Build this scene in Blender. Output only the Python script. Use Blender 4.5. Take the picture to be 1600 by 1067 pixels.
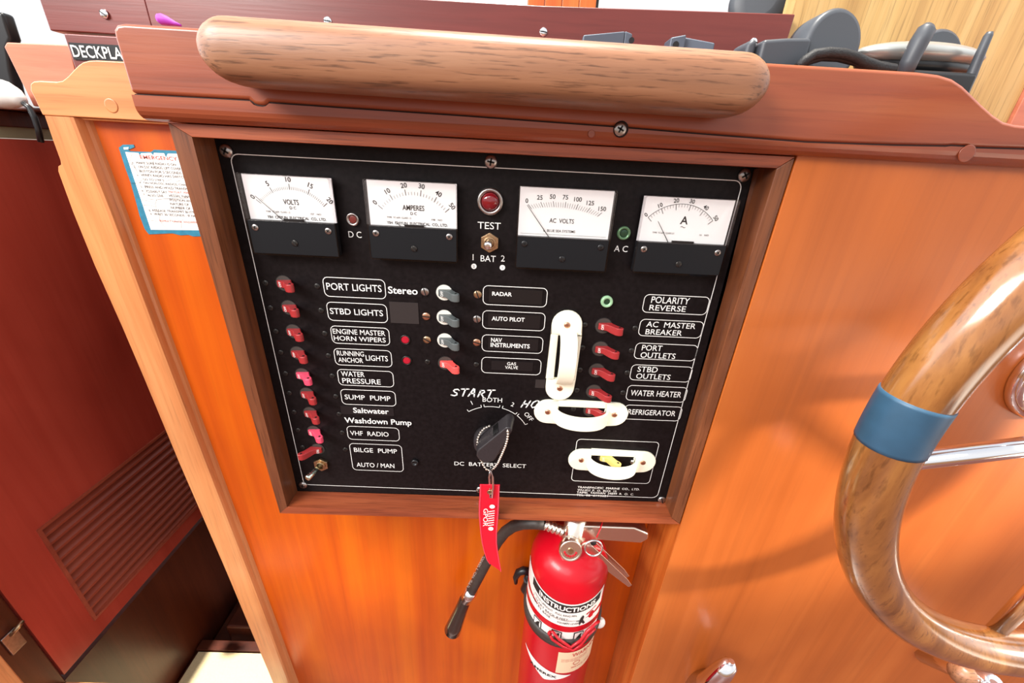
import bpy, bmesh, math, random
from mathutils import Vector, Matrix
random.seed(7)
SC = bpy.context.scene
COL = SC.collection
for o in list(bpy.data.objects): bpy.data.objects.remove(o)

# ------------------------------------------------------------------ camera
FPX = 620.0                                   # focal length in pixels of the 1600 x 1067 frame
CAM = Vector((0.0160, -0.3031, 1.3060))
RIGHT = Vector((0.9988, 0.0019, 0.0485)); BACK = Vector((-0.0186, -0.9083, 0.4180))
RIGHT.normalize(); BACK = (BACK - RIGHT * BACK.dot(RIGHT)).normalized(); UP = BACK.cross(RIGHT)
cd = bpy.data.cameras.new('camera'); cam = bpy.data.objects.new('camera', cd); COL.objects.link(cam)
cd.sensor_width = 36; cd.lens = 36 * FPX / 1600; cd.clip_start = 0.01
cam.matrix_world = Matrix(((RIGHT.x, UP.x, BACK.x, CAM.x), (RIGHT.y, UP.y, BACK.y, CAM.y), (RIGHT.z, UP.z, BACK.z, CAM.z), (0, 0, 0, 1)))
SC.camera = cam

# ------------------------------------------------------------------ sky, sun, exposure
w = bpy.data.worlds.new('sky'); SC.world = w; w.use_nodes = True
nt = w.node_tree; nt.nodes.clear()
tc = nt.nodes.new('ShaderNodeTexCoord'); sp = nt.nodes.new('ShaderNodeSeparateXYZ'); mr = nt.nodes.new('ShaderNodeMapRange')
cr = nt.nodes.new('ShaderNodeValToRGB'); bg = nt.nodes.new('ShaderNodeBackground'); wo = nt.nodes.new('ShaderNodeOutputWorld')
mr.inputs['From Min'].default_value = -1
nt.links.new(tc.outputs['Generated'], sp.inputs[0]); nt.links.new(sp.outputs['Z'], mr.inputs['Value'])
nt.links.new(mr.outputs[0], cr.inputs['Fac']); nt.links.new(bg.outputs[0], wo.inputs[0])
sky_out = cr.outputs[0]
for d_, c0_, c1_, col_ in (((0.70, -0.53, -0.48), 0.90, 0.985, (4.2, 3.8, 3.2)),       # added glare, as from a sunlit deck past the helm
                           ((-0.25, -0.72, 0.64), 0.962, 0.985, (4.0, 4.0, 4.2)),       # added highlight source above and behind the camera
                           ((0.93, -0.10, 0.35), 0.80, 0.93, (0.8, 0.85, 0.9)),
                           ((0.0, -0.15, -0.98), 0.88, 0.97, (3.2, 1.15, 0.30)),       # added orange bounce, as from a sunlit sole below
                           # port side gets an added area lamp instead of a lobe
                           ((-0.93, 0.10, 0.34), 0.85, 0.95, (2.5, 2.55, 2.7))):
    vm = nt.nodes.new('ShaderNodeVectorMath'); vm.operation = 'DOT_PRODUCT'; vm.inputs[1].default_value = Vector(d_).normalized()  # each lobe is extra brightness added to the sky in one direction
    m2_ = nt.nodes.new('ShaderNodeMapRange'); m2_.interpolation_type = 'SMOOTHSTEP'; m2_.inputs['From Min'].default_value = c0_; m2_.inputs['From Max'].default_value = c1_
    mx_ = nt.nodes.new('ShaderNodeMix'); mx_.data_type = 'RGBA'; mx_.blend_type = 'ADD'; mx_.clamp_result = False; mx_.inputs['B'].default_value = col_ + (1,)
    nt.links.new(tc.outputs['Generated'], vm.inputs[0]); nt.links.new(vm.outputs['Value'], m2_.inputs['Value']); nt.links.new(m2_.outputs[0], mx_.inputs['Factor'])
    nt.links.new(sky_out, mx_.inputs['A']); sky_out = mx_.outputs['Result']
nt.links.new(sky_out, bg.inputs['Color'])
el = cr.color_ramp.elements
el[0].position = 0.0; el[0].color = (0.42, 0.16, 0.05, 1)
el[1].position = 1.0; el[1].color = (0.80, 0.84, 0.92, 1)
for p, c in ((0.40, (0.44, 0.20, 0.09, 1)), (0.50, (0.55, 0.45, 0.38, 1)), (0.53, (0.95, 0.97, 1.0, 1)), (0.75, (1.0, 1.0, 1.0, 1))):
    e = el.new(p); e.color = c
bg.inputs['Strength'].default_value = 0.66
sd = bpy.data.lights.new('sun', 'SUN'); sun = bpy.data.objects.new('sun', sd); COL.objects.link(sun)
sd.energy = 5.0; sd.angle = math.radians(1.0); sd.color = (1, 0.95, 0.86)
sun.location = (1, 2, 3)
sun.rotation_euler = Vector((-0.03, 0.03, 0.99)).to_track_quat('Z', 'Y').to_euler()
gd = bpy.data.lights.new('glint_fill_spot', 'SPOT'); gl = bpy.data.objects.new('glint_fill_spot', gd); COL.objects.link(gl)  # added spot imitating reflected sun on the plywood
gd.energy = 17.0; gd.spot_size = math.radians(10); gd.spot_blend = 1.0; gd.color = (1, 0.86, 0.55); gd.shadow_soft_size = 0.05
gl.location = (-0.75, -0.85, 1.05)
gl.rotation_euler = (Vector(gl.location) - Vector((-0.175, 0.04, 0.775))).to_track_quat('Z', 'Y').to_euler()
g2d = bpy.data.lights.new('helm_fill_spot', 'SPOT'); g2 = bpy.data.objects.new('helm_fill_spot', g2d); COL.objects.link(g2)  # added spot for the bright patch at the helm, no window built
g2d.energy = 125.0; g2d.spot_size = math.radians(17); g2d.spot_blend = 1.0; g2d.color = (1, 0.93, 0.80); g2d.shadow_soft_size = 0.04
g2.location = (1.45, -0.62, 1.42)
g2.rotation_euler = (Vector(g2.location) - Vector((0.385, -0.02, 1.05))).to_track_quat('Z', 'Y').to_euler()
wd = bpy.data.lights.new('port_fill_area', 'AREA'); wl_ = bpy.data.objects.new('port_fill_area', wd); COL.objects.link(wl_)  # unseen area lamp added so shadows fall to the right
wd.shape = 'RECTANGLE'; wd.size = 0.75; wd.size_y = 0.40; wd.energy = 19.0; wd.color = (1.0, 0.97, 0.93)
wl_.location = (-1.00, -0.80, 1.98)
wl_.rotation_euler = (Vector(wl_.location) - Vector((0.10, 0.0, 1.05))).to_track_quat('Z', 'Y').to_euler()
SC.view_settings.view_transform = 'Standard'; SC.view_settings.look = 'None'
SC.view_settings.exposure = 0.70; SC.view_settings.gamma = 1.0; SC.view_settings.use_curve_mapping = False

# ------------------------------------------------------------------ helpers
def ray(u, v):
    return RIGHT * ((u - 800) / FPX) - UP * ((v - 533.5) / FPX) - BACK
def at(u, v, y=0.0):                          # point seen at photo pixel (u, v) lying on the plane at depth y
    d = ray(u, v); return CAM + d * ((y - CAM.y) / d.y)
def atx(u, v, x):
    d = ray(u, v); return CAM + d * ((x - CAM.x) / d.x)
def lin(c):
    return tuple((v / 12.92 if v <= 0.04045 else ((v + 0.055) / 1.055) ** 2.4) for v in c)
def rgb(r, g, b): return lin((r / 255, g / 255, b / 255)) + (1,)

def mat(name, col, rough=0.5, metal=0.0, coat=0.0, spec=0.5, noise=0.0, nscale=60, bump=0.0):
    m = bpy.data.materials.new(name); m.use_nodes = True; t = m.node_tree; b = t.nodes['Principled BSDF']
    b.inputs['Base Color'].default_value = col; b.inputs['Roughness'].default_value = rough; b.inputs['Metallic'].default_value = metal
    b.inputs['Coat Weight'].default_value = coat; b.inputs['Specular IOR Level'].default_value = spec
    if noise or bump:
        c = t.nodes.new('ShaderNodeTexCoord'); n = t.nodes.new('ShaderNodeTexNoise'); n.inputs['Scale'].default_value = nscale; n.inputs['Detail'].default_value = 5
        t.links.new(c.outputs['Object'], n.inputs['Vector'])
        if noise:
            r = t.nodes.new('ShaderNodeValToRGB'); r.color_ramp.elements[0].position = 0.3; r.color_ramp.elements[1].position = 0.7
            r.color_ramp.elements[0].color = tuple(v * (1 - noise) for v in col[:3]) + (1,)
            r.color_ramp.elements[1].color = tuple(min(1, v * (1 + noise)) for v in col[:3]) + (1,)
            t.links.new(n.outputs['Fac'], r.inputs['Fac']); t.links.new(r.outputs[0], b.inputs['Base Color'])
        if bump:
            bp = t.nodes.new('ShaderNodeBump'); bp.inputs['Strength'].default_value = bump; bp.inputs['Distance'].default_value = 0.0005
            t.links.new(n.outputs['Fac'], bp.inputs['Height']); t.links.new(bp.outputs[0], b.inputs['Normal'])
    return m

def wood(name, dark, mid, light, axis='x', rough=0.3, coat=0.3, fine=1.0, pores=0.5, poredark=0.35, stretch=0.06, scale=45):
    m = bpy.data.materials.new(name); m.use_nodes = True; t = m.node_tree; b = t.nodes['Principled BSDF']
    L = t.links.new; N = t.nodes.new
    c = N('ShaderNodeTexCoord')
    def stretched(sc, st):
        mp = N('ShaderNodeMapping'); s = [sc, sc, sc]; s['xyz'.index(axis)] = sc * st
        mp.inputs['Scale'].default_value = s; L(c.outputs['Object'], mp.inputs['Vector']); return mp
    def noise(src, detail, dist=0.0, rg=0.55):
        n = N('ShaderNodeTexNoise'); n.inputs['Scale'].default_value = 1.0; n.inputs['Detail'].default_value = detail
        n.inputs['Distortion'].default_value = dist; n.inputs['Roughness'].default_value = rg
        L(src.outputs[0], n.inputs['Vector']); return n
    n1 = noise(stretched(scale, stretch), 8, 0.6, 0.6)
    ramp = N('ShaderNodeValToRGB'); e = ramp.color_ramp.elements
    e[0].position = 0.28; e[0].color = dark; e[1].position = 0.74; e[1].color = light
    k = e.new(0.5); k.color = mid
    L(n1.outputs['Fac'], ramp.inputs['Fac'])
    n2 = noise(stretched(scale * 9 * fine, stretch * 0.8), 3, 0.2)
    r2 = N('ShaderNodeValToRGB'); f = r2.color_ramp.elements
    f[0].position = 0.33; f[0].color = (poredark, poredark * 0.9, poredark * 0.85, 1); f[1].position = 0.46; f[1].color = (1, 1, 1, 1)
    L(n2.outputs['Fac'], r2.inputs['Fac'])
    mx = N('ShaderNodeMix'); mx.data_type = 'RGBA'; mx.blend_type = 'MULTIPLY'; mx.inputs['Factor'].default_value = pores
    L(ramp.outputs[0], mx.inputs['A']); L(r2.outputs[0], mx.inputs['B'])
    n3 = noise(stretched(7, 0.6), 3, 0.3)
    r3 = N('ShaderNodeValToRGB'); g = r3.color_ramp.elements
    g[0].position = 0.3; g[0].color = (0.78, 0.72, 0.70, 1); g[1].position = 0.7; g[1].color = (1.08, 1.08, 1.08, 1)
    L(n3.outputs['Fac'], r3.inputs['Fac'])
    m2 = N('ShaderNodeMix'); m2.data_type = 'RGBA'; m2.blend_type = 'MULTIPLY'; m2.inputs['Factor'].default_value = 0.9
    L(mx.outputs['Result'], m2.inputs['A']); L(r3.outputs[0], m2.inputs['B'])
    L(m2.outputs['Result'], b.inputs['Base Color'])
    bp = N('ShaderNodeBump'); bp.inputs['Strength'].default_value = 0.12; bp.inputs['Distance'].default_value = 0.0006
    L(n2.outputs['Fac'], bp.inputs['Height']); L(bp.outputs[0], b.inputs['Normal'])
    b.inputs['Roughness'].default_value = rough; b.inputs['Coat Weight'].default_value = coat; b.inputs['Coat Roughness'].default_value = 0.18
    return m

def glass(name, tint, clear=0.85):
    m = bpy.data.materials.new(name); m.use_nodes = True; t = m.node_tree; t.nodes.clear()
    o = t.nodes.new('ShaderNodeOutputMaterial'); x = t.nodes.new('ShaderNodeMixShader'); tr = t.nodes.new('ShaderNodeBsdfTransparent'); gl_ = t.nodes.new('ShaderNodeBsdfGlossy'); fr = t.nodes.new('ShaderNodeFresnel')
    tr.inputs[0].default_value = tint; gl_.inputs['Roughness'].default_value = 0.05
    lw = t.nodes.new('ShaderNodeLayerWeight'); t.nodes.remove(fr); pw = t.nodes.new('ShaderNodeMath'); pw.operation = 'POWER'; pw.inputs[1].default_value = 4.0
    mu = t.nodes.new('ShaderNodeMath'); mu.operation = 'MULTIPLY_ADD'; mu.inputs[1].default_value = 0.35; mu.inputs[2].default_value = 0.025
    t.links.new(lw.outputs['Facing'], pw.inputs[0]); t.links.new(pw.outputs[0], mu.inputs[0])
    t.links.new(mu.outputs[0], x.inputs[0]); t.links.new(tr.outputs[0], x.inputs[1]); t.links.new(gl_.outputs[0], x.inputs[2]); t.links.new(x.outputs[0], o.inputs[0])
    return m

FONT = {}
def glyphs(s, bold=0.0, shear=0.0, space=1.0):
    k = (s, bold, shear, space)
    if k not in FONT:
        c = bpy.data.curves.new('t', 'FONT'); c.body = s; c.size = 1; c.resolution_u = 3; c.offset = bold; c.shear = shear; c.space_character = space; c.fill_mode = 'FRONT'
        o = bpy.data.objects.new('t', c); COL.objects.link(o)
        me = bpy.data.meshes.new_from_object(o.evaluated_get(bpy.context.evaluated_depsgraph_get()))
        v = [p.co.copy() for p in me.vertices]; f = [tuple(p.vertices) for p in me.polygons]
        bpy.data.objects.remove(o); bpy.data.curves.remove(c); bpy.data.meshes.remove(me)
        x0 = min(p.x for p in v); x1 = max(p.x for p in v)
        FONT[k] = ([((p.x - x0) / (x1 - x0), p.y / CAPH) for p in v], f, (x1 - x0) / CAPH)
    return FONT[k]
CAPH = 1.0
_h = glyphs('H'); CAPH = max(y for x, y in _h[0]); FONT.clear()

class MB:
    def __init__(s): s.v = []; s.f = []; s.m = []; s.sm = []
    def add(s, vs, fs, mi=0, smooth=False):
        b = len(s.v); s.v += [Vector(p) for p in vs]
        for f in fs: s.f.append(tuple(b + i for i in f)); s.m.append(mi); s.sm.append(smooth)
    def box(s, lo, hi, mi=0, M=None):
        x0, y0, z0 = lo; x1, y1, z1 = hi
        p = [Vector(q) for q in ((x0,y0,z0),(x1,y0,z0),(x1,y1,z0),(x0,y1,z0),(x0,y0,z1),(x1,y0,z1),(x1,y1,z1),(x0,y1,z1))]
        if M: p = [M @ q for q in p]
        s.add(p, [(0,3,2,1),(4,5,6,7),(0,1,5,4),(1,2,6,5),(2,3,7,6),(3,0,4,7)], mi)
    def prism(s, poly, y0, y1, mi=0, M=None, smooth=False):     # poly in XZ, extruded along Y
        n = len(poly); a = [Vector((x, y0, z)) for x, z in poly]; b = [Vector((x, y1, z)) for x, z in poly]
        if M: a = [M @ q for q in a]; b = [M @ q for q in b]
        s.add(a + b, [tuple(range(n)), tuple(range(2*n-1, n-1, -1))], mi)
        s.add(a + b, [(i, n+i, n+(i+1) % n, (i+1) % n) for i in range(n)], mi, smooth)
    def loft(s, secs, mi=0, caps=True, smooth=False, closed=True):
        n = len(secs[0]); v = [p for q in secs for p in q]; f = []
        for k in range(len(secs)-1):
            for i in range(n if closed else n-1):
                j = (i+1) % n; f.append((k*n+i, k*n+j, (k+1)*n+j, (k+1)*n+i))
        s.add(v, f, mi, smooth)
        if caps: s.add(v, [tuple(range(n-1, -1, -1)), tuple(range((len(secs)-1)*n, len(secs)*n))], mi)
    def tube(s, pts, r, n=10, mi=0, closed=False, flat=None):   # round bar along a polyline; r a number or one per point
        pts = [Vector(p) for p in pts]; K = len(pts); secs = []
        rr = r if isinstance(r, (list, tuple)) else [r]*K
        ref = None
        for k in range(K):
            a = pts[k-1] if (k > 0 or closed) else pts[k]; b = pts[(k+1) % K] if (k < K-1 or closed) else pts[k]
            t = (b - a).normalized()
            if ref is None:
                ref = Vector((0,0,1)) if abs(t.z) < 0.9 else Vector((1,0,0))
                if flat: ref = Vector(flat)
            x = (ref - t*ref.dot(t)).normalized(); y = t.cross(x); ref = x
            secs.append([pts[k] + (x*math.cos(2*math.pi*i/n) + y*math.sin(2*math.pi*i/n))*rr[k] for i in range(n)])
        if closed: secs.append(secs[0])
        s.loft(secs, mi, caps=not closed, smooth=True)
    def lathe(s, prof, c=(0,0,0), ax=(0,-1,0), n=24, mi=0, smooth=True):    # prof: (radius, distance along ax)
        ax = Vector(ax).normalized(); c = Vector(c); x = ax.orthogonal().normalized(); y = ax.cross(x)
        if abs(ax.y) > 0.99: x = Vector((1,0,0)); y = ax.cross(x)
        secs = [[c + ax*h + (x*math.cos(2*math.pi*i/n) + y*math.sin(2*math.pi*i/n))*max(r, 1e-6) for i in range(n)] for r, h in prof]
        s.loft(secs, mi, caps=True, smooth=smooth)
    def ball(s, c, r, mi=0, n=10, k=(1,1,1)):
        c = Vector(c); h = n//2
        secs = [[c + Vector((math.sin(math.pi*j/h)*math.cos(2*math.pi*i/n)*k[0], math.sin(math.pi*j/h)*math.sin(2*math.pi*i/n)*k[1], math.cos(math.pi*j/h)*k[2]))*r for i in range(n)] for j in range(1, h)]
        s.loft(secs, mi, caps=True, smooth=True)
    def strip(s, outer, inner, y, mi=0):                         # flat ring between two XZ outlines
        n = len(outer); v = [(x, y, z) for x, z in outer] + [(x, y, z) for x, z in inner]
        s.add(v, [(i, (i+1) % n, n+(i+1) % n, n+i) for i in range(n)], mi)
    def line(s, pts, wd, y, mi=0):                               # flat open stroke in the XZ plane
        pts = [Vector((p[0], p[1])) for p in pts]; L = []; R = []
        for i, p in enumerate(pts):
            t = (pts[min(i+1, len(pts)-1)] - pts[max(i-1, 0)]).normalized(); nn = Vector((-t.y, t.x))*wd/2
            L.append(p+nn); R.append(p-nn)
        k = len(pts); s.add([(p.x, y, p.y) for p in L+R], [(i, i+1, k+i+1, k+i) for i in range(k-1)], mi)
    def text(s, t, o, width, cap, y, ang=0.0, mi=0, bold=0.0, shear=0.0, fn=None, space=1.0, just='l'):
        g, f, asp = glyphs(t, bold, shear, space)
        if width is None: width = asp*cap
        dx = {'l': 0, 'c': -width/2}[just]
        ca, sa = math.cos(ang), math.sin(ang); v = []
        for a, b in g:
            px, pz = a*width + dx, b*cap; v.append((o[0] + px*ca - pz*sa, o[1] + px*sa + pz*ca))
        s.add([fn(*p) if fn else (p[0], y, p[1]) for p in v], f, mi)
    def ptext(s, t, L, R, top, y=-0.0003, mi=0, **k):            # text spanning two photo points of its baseline
        a, b, c = at(L[0], L[1], y), at(R[0], R[1], y), at(L[0], top, y)
        s.text(t, (a.x, (a.z+b.z)/2), (b.x-a.x), c.z-a.z, y, mi=mi, **k)
    def build(s, name, mats, parent=None, bevel=0, seg=2, auto=False, loc=None):
        me = bpy.data.meshes.new(name); o = bpy.data.objects.new(name, me); COL.objects.link(o)
        org = Vector((0,0,0))
        p = parent
        while p is not None: org += p.location; p = p.parent
        me.from_pydata([v - org for v in s.v], [], s.f)
        for m in (mats if isinstance(mats, (list, tuple)) else [mats]): me.materials.append(m)
        me.polygons.foreach_set('material_index', s.m); me.polygons.foreach_set('use_smooth', s.sm)
        bm = bmesh.new(); bm.from_mesh(me); bmesh.ops.remove_doubles(bm, verts=bm.verts, dist=1e-7)
        bmesh.ops.recalc_face_normals(bm, faces=bm.faces); bm.to_mesh(me); bm.free()
        if bevel:
            b = o.modifiers.new('bevel', 'BEVEL'); b.width = bevel; b.segments = seg; b.limit_method = 'ANGLE'; b.angle_limit = math.radians(40); b.harden_normals = False
            me.polygons.foreach_set('use_smooth', [True]*len(me.polygons))
            wn = o.modifiers.new('wn', 'WEIGHTED_NORMAL'); wn.keep_sharp = False
        if parent: o.parent = parent
        return o

def tag(o, label=None, cat=None, group=None, kind=None):
    if label: o['label'] = label
    if cat: o['category'] = cat
    if group: o['group'] = group
    if kind: o['kind'] = kind
    return o
def thing(name, label, cat, loc, group=None):
    o = bpy.data.objects.new(name, None); COL.objects.link(o); o.location = loc; o.empty_display_size = 0.01
    return tag(o, label, cat, group)
def copy_tree(o, parent=None):
    c = o.copy(); COL.objects.link(c); c.parent = parent
    for ch in list(o.children): copy_tree(ch, c)
    return c
def rrect(x0, z0, x1, z1, r, n=5):
    P = []
    for cx, cz, a in ((x1-r, z1-r, 0), (x0+r, z1-r, 90), (x0+r, z0+r, 180), (x1-r, z0+r, 270)):
        for i in range(n+1):
            t = math.radians(a + 90*i/n); P.append((cx + r*math.cos(t), cz + r*math.sin(t)))
    return P
def arc(cx, cz, r, a0, a1, n=12):
    return [(cx + r*math.cos(math.radians(a0 + (a1-a0)*i/n)), cz + r*math.sin(math.radians(a0 + (a1-a0)*i/n))) for i in range(n+1)]

# ------------------------------------------------------------------ materials
W_PLY = wood('varnished_ply', rgb(184,68,0), rgb(208,90,2), rgb(224,112,8), 'z', 0.34, 0.06, pores=0.10, stretch=0.03, scale=28)
W_PANEL = wood('cabinet_veneer', rgb(172,88,32), rgb(187,99,40), rgb(197,111,50), 'z', 0.34, 0.12, pores=0.10, stretch=0.03, scale=18)
W_SIDE = wood('ply_edge', rgb(180,84,28), rgb(206,108,42), rgb(222,132,60), 'z', 0.4, 0.15, pores=0.35, stretch=0.03, scale=60)
W_BEAM = wood('mahogany', rgb(124,56,35), rgb(150,74,44), rgb(166,93,55), 'x', 0.33, 0.2, pores=0.25, stretch=0.05, scale=35)
W_BOARD = wood('red_mahogany', rgb(98,38,32), rgb(114,45,38), rgb(128,55,46), 'x', 0.35, 0.2, pores=0.2, stretch=0.05, scale=35)
W_FACE = wood('honey_teak', rgb(196,120,68), rgb(222,148,92), rgb(236,170,112), 'z', 0.32, 0.3, pores=0.25, stretch=0.05, scale=40)
W_FACEX = wood('honey_teak_rail', rgb(186,112,64), rgb(210,138,84), rgb(226,158,104), 'x', 0.32, 0.3, pores=0.25, stretch=0.05, scale=40)
W_FRAME = wood('dark_teak', rgb(80,42,24), rgb(110,62,36), rgb(142,86,52), 'z', 0.38, 0.2, pores=0.55, stretch=0.05, scale=70)
W_FRAMEX = wood('dark_teak_rail', rgb(120,54,32), rgb(156,78,46), rgb(180,100,60), 'x', 0.38, 0.2, pores=0.55, stretch=0.05, scale=70)
W_GRAB = wood('worn_walnut', rgb(126,84,56), rgb(152,106,76), rgb(168,124,92), 'x', 0.42, 0.08, pores=0.75, poredark=0.30, stretch=0.075, scale=55, fine=1.6)
W_WHEEL = wood('wheel_teak', rgb(96,58,30), rgb(140,90,46), rgb(170,118,62), 'z', 0.14, 0.9, pores=0.5, stretch=0.2, scale=45)
W_DOOR = wood('red_door', rgb(164,58,44), rgb(180,68,52), rgb(192,78,60), 'z', 0.22, 0.25, pores=0.08, stretch=0.05, scale=20)
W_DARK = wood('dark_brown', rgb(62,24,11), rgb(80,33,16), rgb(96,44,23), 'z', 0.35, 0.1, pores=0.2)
W_LIGHT = wood('pale_oak', rgb(184,144,84), rgb(212,174,108), rgb(226,194,132), 'z', 0.45, 0.1, pores=0.45, stretch=0.04, scale=60)
W_PINK = wood('pink_cedar', rgb(198,112,84), rgb(216,130,100), rgb(226,146,116), 'x', 0.35, 0.2, pores=0.15)
M_PLATE = mat('panel_black', rgb(20,16,17), 0.42, spec=0.16, noise=0.35, nscale=300, bump=0.15)
M_WHITE = mat('engraving_white', rgb(236,236,232), 0.5)
M_TAPE = mat('label_black', rgb(20,20,22), 0.3)
M_TAPEGHOST = mat('tape_ghost', rgb(46,42,42), 0.35)
M_BLACK = mat('black_plastic', rgb(22,22,24), 0.35)
M_METERBLK = mat('meter_cover_black', rgb(26,28,31), 0.35, spec=0.2)
M_DARKGREY = mat('dark_grey_plastic', rgb(64,68,74), 0.45)
M_STEELGREY = mat('steel_grey_paint', rgb(84,92,104), 0.4, 0.2)
M_SILVER = mat('silver_plastic', rgb(168,170,166), 0.3, 0.5)
M_CHROME = mat('chrome', (0.86, 0.86, 0.88, 1), 0.10, 1.0)
M_STEEL = mat('steel', (0.45, 0.42, 0.40, 1), 0.3, 1.0, noise=0.15, nscale=400)
M_BRASS = mat('tarnished_brass', (0.50, 0.34, 0.20, 1), 0.35, 1.0, noise=0.25, nscale=500)
M_COPPER = mat('copper', (0.62, 0.34, 0.22, 1), 0.35, 1.0, noise=0.2, nscale=500)
M_DSCREW = mat('black_screw', rgb(58,56,54), 0.35, 0.7)
M_SLOT = mat('slot_dark', rgb(14,12,12), 0.6)
M_RED = mat('breaker_red', rgb(158,44,46), 0.35)
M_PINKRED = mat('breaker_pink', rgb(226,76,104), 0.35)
M_BRIGHTRED = mat('breaker_coral', rgb(236,84,80), 0.35)
M_GREYB = mat('breaker_grey', rgb(86,92,92), 0.4)
M_YELLOW = mat('yellowed_plastic', rgb(226,200,116), 0.4)
M_CREAM = mat('cream_plastic', rgb(250,246,222), 0.35)
M_DIAL = mat('dial_white', (0.93,0.92,0.91,1), 0.5)
M_INK = mat('ink', rgb(30,28,28), 0.6)
M_INKFAINT = mat('faint_ink', rgb(104,98,94), 0.6)
M_GLASS = glass('clear_pane', (0.98, 0.98, 0.98, 1))
M_CASE = glass('smoky_case', (0.90, 0.89, 0.90, 1))
M_REDLENS = mat('red_lens', rgb(120,16,26), 0.08, coat=0.6)
M_REDLED = mat('red_indicator', rgb(176,22,44), 0.3)
M_GREENRING = mat('green_ring', rgb(96,130,96), 0.25, 0.5)
M_GREENDARK = mat('green_lens', rgb(34,62,44), 0.2)
M_DULLRED = mat('dull_red_lens', rgb(110,44,38), 0.3)
M_EXT = mat('extinguisher_red', rgb(192,8,28), 0.30, coat=0.12, spec=0.35)
M_EXTLABEL = mat('label_white', rgb(238,232,226), 0.4)
M_EXTCREAM = mat('label_cream', rgb(236,206,170), 0.45)
M_HOSE = mat('rubber_hose', rgb(58,50,46), 0.5, noise=0.2, nscale=300)
M_TAG = mat('tag_red', rgb(224,14,44), 0.5, noise=0.05, nscale=2500, bump=0.3)
M_TAGEDGE = mat('tag_stitching', rgb(236,70,90), 0.6)
M_BLUE = mat('blue_tape', rgb(44,78,102), 0.42, noise=0.12, nscale=90, bump=0.2)
M_BLUEPAPER = mat('blue_print', rgb(40,122,150), 0.5, noise=0.15, nscale=250)
M_PAPER = mat('paper_white', rgb(246,242,236), 0.6)
M_REDINK = mat('red_ink', rgb(206,96,84), 0.6)
M_PURPLE = mat('purple_cord', rgb(160,50,170), 0.6)
M_MAT = mat('cream_tread', rgb(226,206,160), 0.7, noise=0.06, nscale=400, bump=0.3)
M_GREENWALL = mat('sage_lining', rgb(150,142,112), 0.7)
M_CORD = mat('black_cord', rgb(22,22,24), 0.6, noise=0.4, nscale=900, bump=0.8)
M_KNOB = mat('knob_black', rgb(48,44,46), 0.35, noise=0.12, nscale=600)
M_CRACK = mat('crack_dark', rgb(34,12,10), 0.8)
M_PAINTWHITE = mat('marker_white', rgb(250,250,246), 0.5)
M_HANDSET = mat('handset_white', rgb(240,238,232), 0.35)
M_ORANGEPLANK = wood('orange_plank', rgb(206,92,30), rgb(224,112,44), rgb(236,134,62), 'z', 0.35, 0.2, pores=0.1)

# ================================================================== STRUCTURE
def struct(name, mb, m, bevel=0.0, seg=2):
    return tag(mb.build(name, m, bevel=bevel, seg=seg), kind='structure')
YP = 0.040                                       # plywood face behind the panel frame
YR = -0.021                                      # right cabinet face, flush with the frame
b = MB(); b.box((-0.320, YP, 0.30), (0.1985, YP+0.016, 1.335)); struct('wall_center', b, W_PLY)
b = MB(); b.box((0.1989, YR, 0.30), (0.90, YP+0.016, 1.326), 0)
for f in range(len(b.f)): pass
b.m[5] = 1
struct('wall_right', b, [W_PANEL, W_SIDE], bevel=0.0008)
b = MB(); b.box((-3, -3, -0.02), (3, 3, 0.0)); struct('floor', b, W_DARK)
# left bulkhead below and above the louvred door
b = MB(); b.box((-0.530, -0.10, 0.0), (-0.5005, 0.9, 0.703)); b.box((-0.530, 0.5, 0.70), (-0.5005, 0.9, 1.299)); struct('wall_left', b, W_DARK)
b = MB(); b.box((-0.530, -0.05, 1.3000), (-0.502, 0.9, 1.3106)); struct('trim_1', b, M_GREENWALL)
b = MB(); b.box((-0.560, -0.05, 1.3105), (-0.498, 0.9, 1.3255)); struct('trim_2', b, W_DARK, 0.001)
# door jamb board with the latch, and the lighter board in front of it
b = MB(); b.box((-0.524, -0.0645, 0.60), (-0.499, -0.0375, 1.31)); jamb = struct('trim_3', b, W_DARK, 0.002)
b = MB(); b.box((-0.530, -0.13, 0.60), (-0.492, -0.0655, 1.31)); struct('trim_4', b, W_FACE, 0.002)
b = MB(); b.box((-0.499, -0.062, 0.60), (-0.28, -0.0385, 0.7035)); struct('trim_5', b, W_FACEX, 0.002)   # threshold
# lower step tread seen through the doorway
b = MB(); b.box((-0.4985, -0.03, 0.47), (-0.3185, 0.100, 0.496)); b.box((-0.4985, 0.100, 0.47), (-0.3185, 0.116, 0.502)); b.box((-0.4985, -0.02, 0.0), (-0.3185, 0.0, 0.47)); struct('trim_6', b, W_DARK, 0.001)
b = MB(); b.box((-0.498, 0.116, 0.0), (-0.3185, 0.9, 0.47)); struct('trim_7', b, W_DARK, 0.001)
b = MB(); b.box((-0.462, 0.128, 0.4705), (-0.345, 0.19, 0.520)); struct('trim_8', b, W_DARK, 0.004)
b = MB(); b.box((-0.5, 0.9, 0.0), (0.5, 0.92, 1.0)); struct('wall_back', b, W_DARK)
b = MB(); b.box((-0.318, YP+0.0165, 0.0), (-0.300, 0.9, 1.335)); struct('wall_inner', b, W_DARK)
b = MB(); b.box((-0.4935, -0.028, 0.4965), (-0.319, 0.0985, 0.4995))
tag(b.build('tread_mat', M_MAT, bevel=0.0008), 'cream non-slip mat on the companionway step, sunlit', 'mat')

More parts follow.
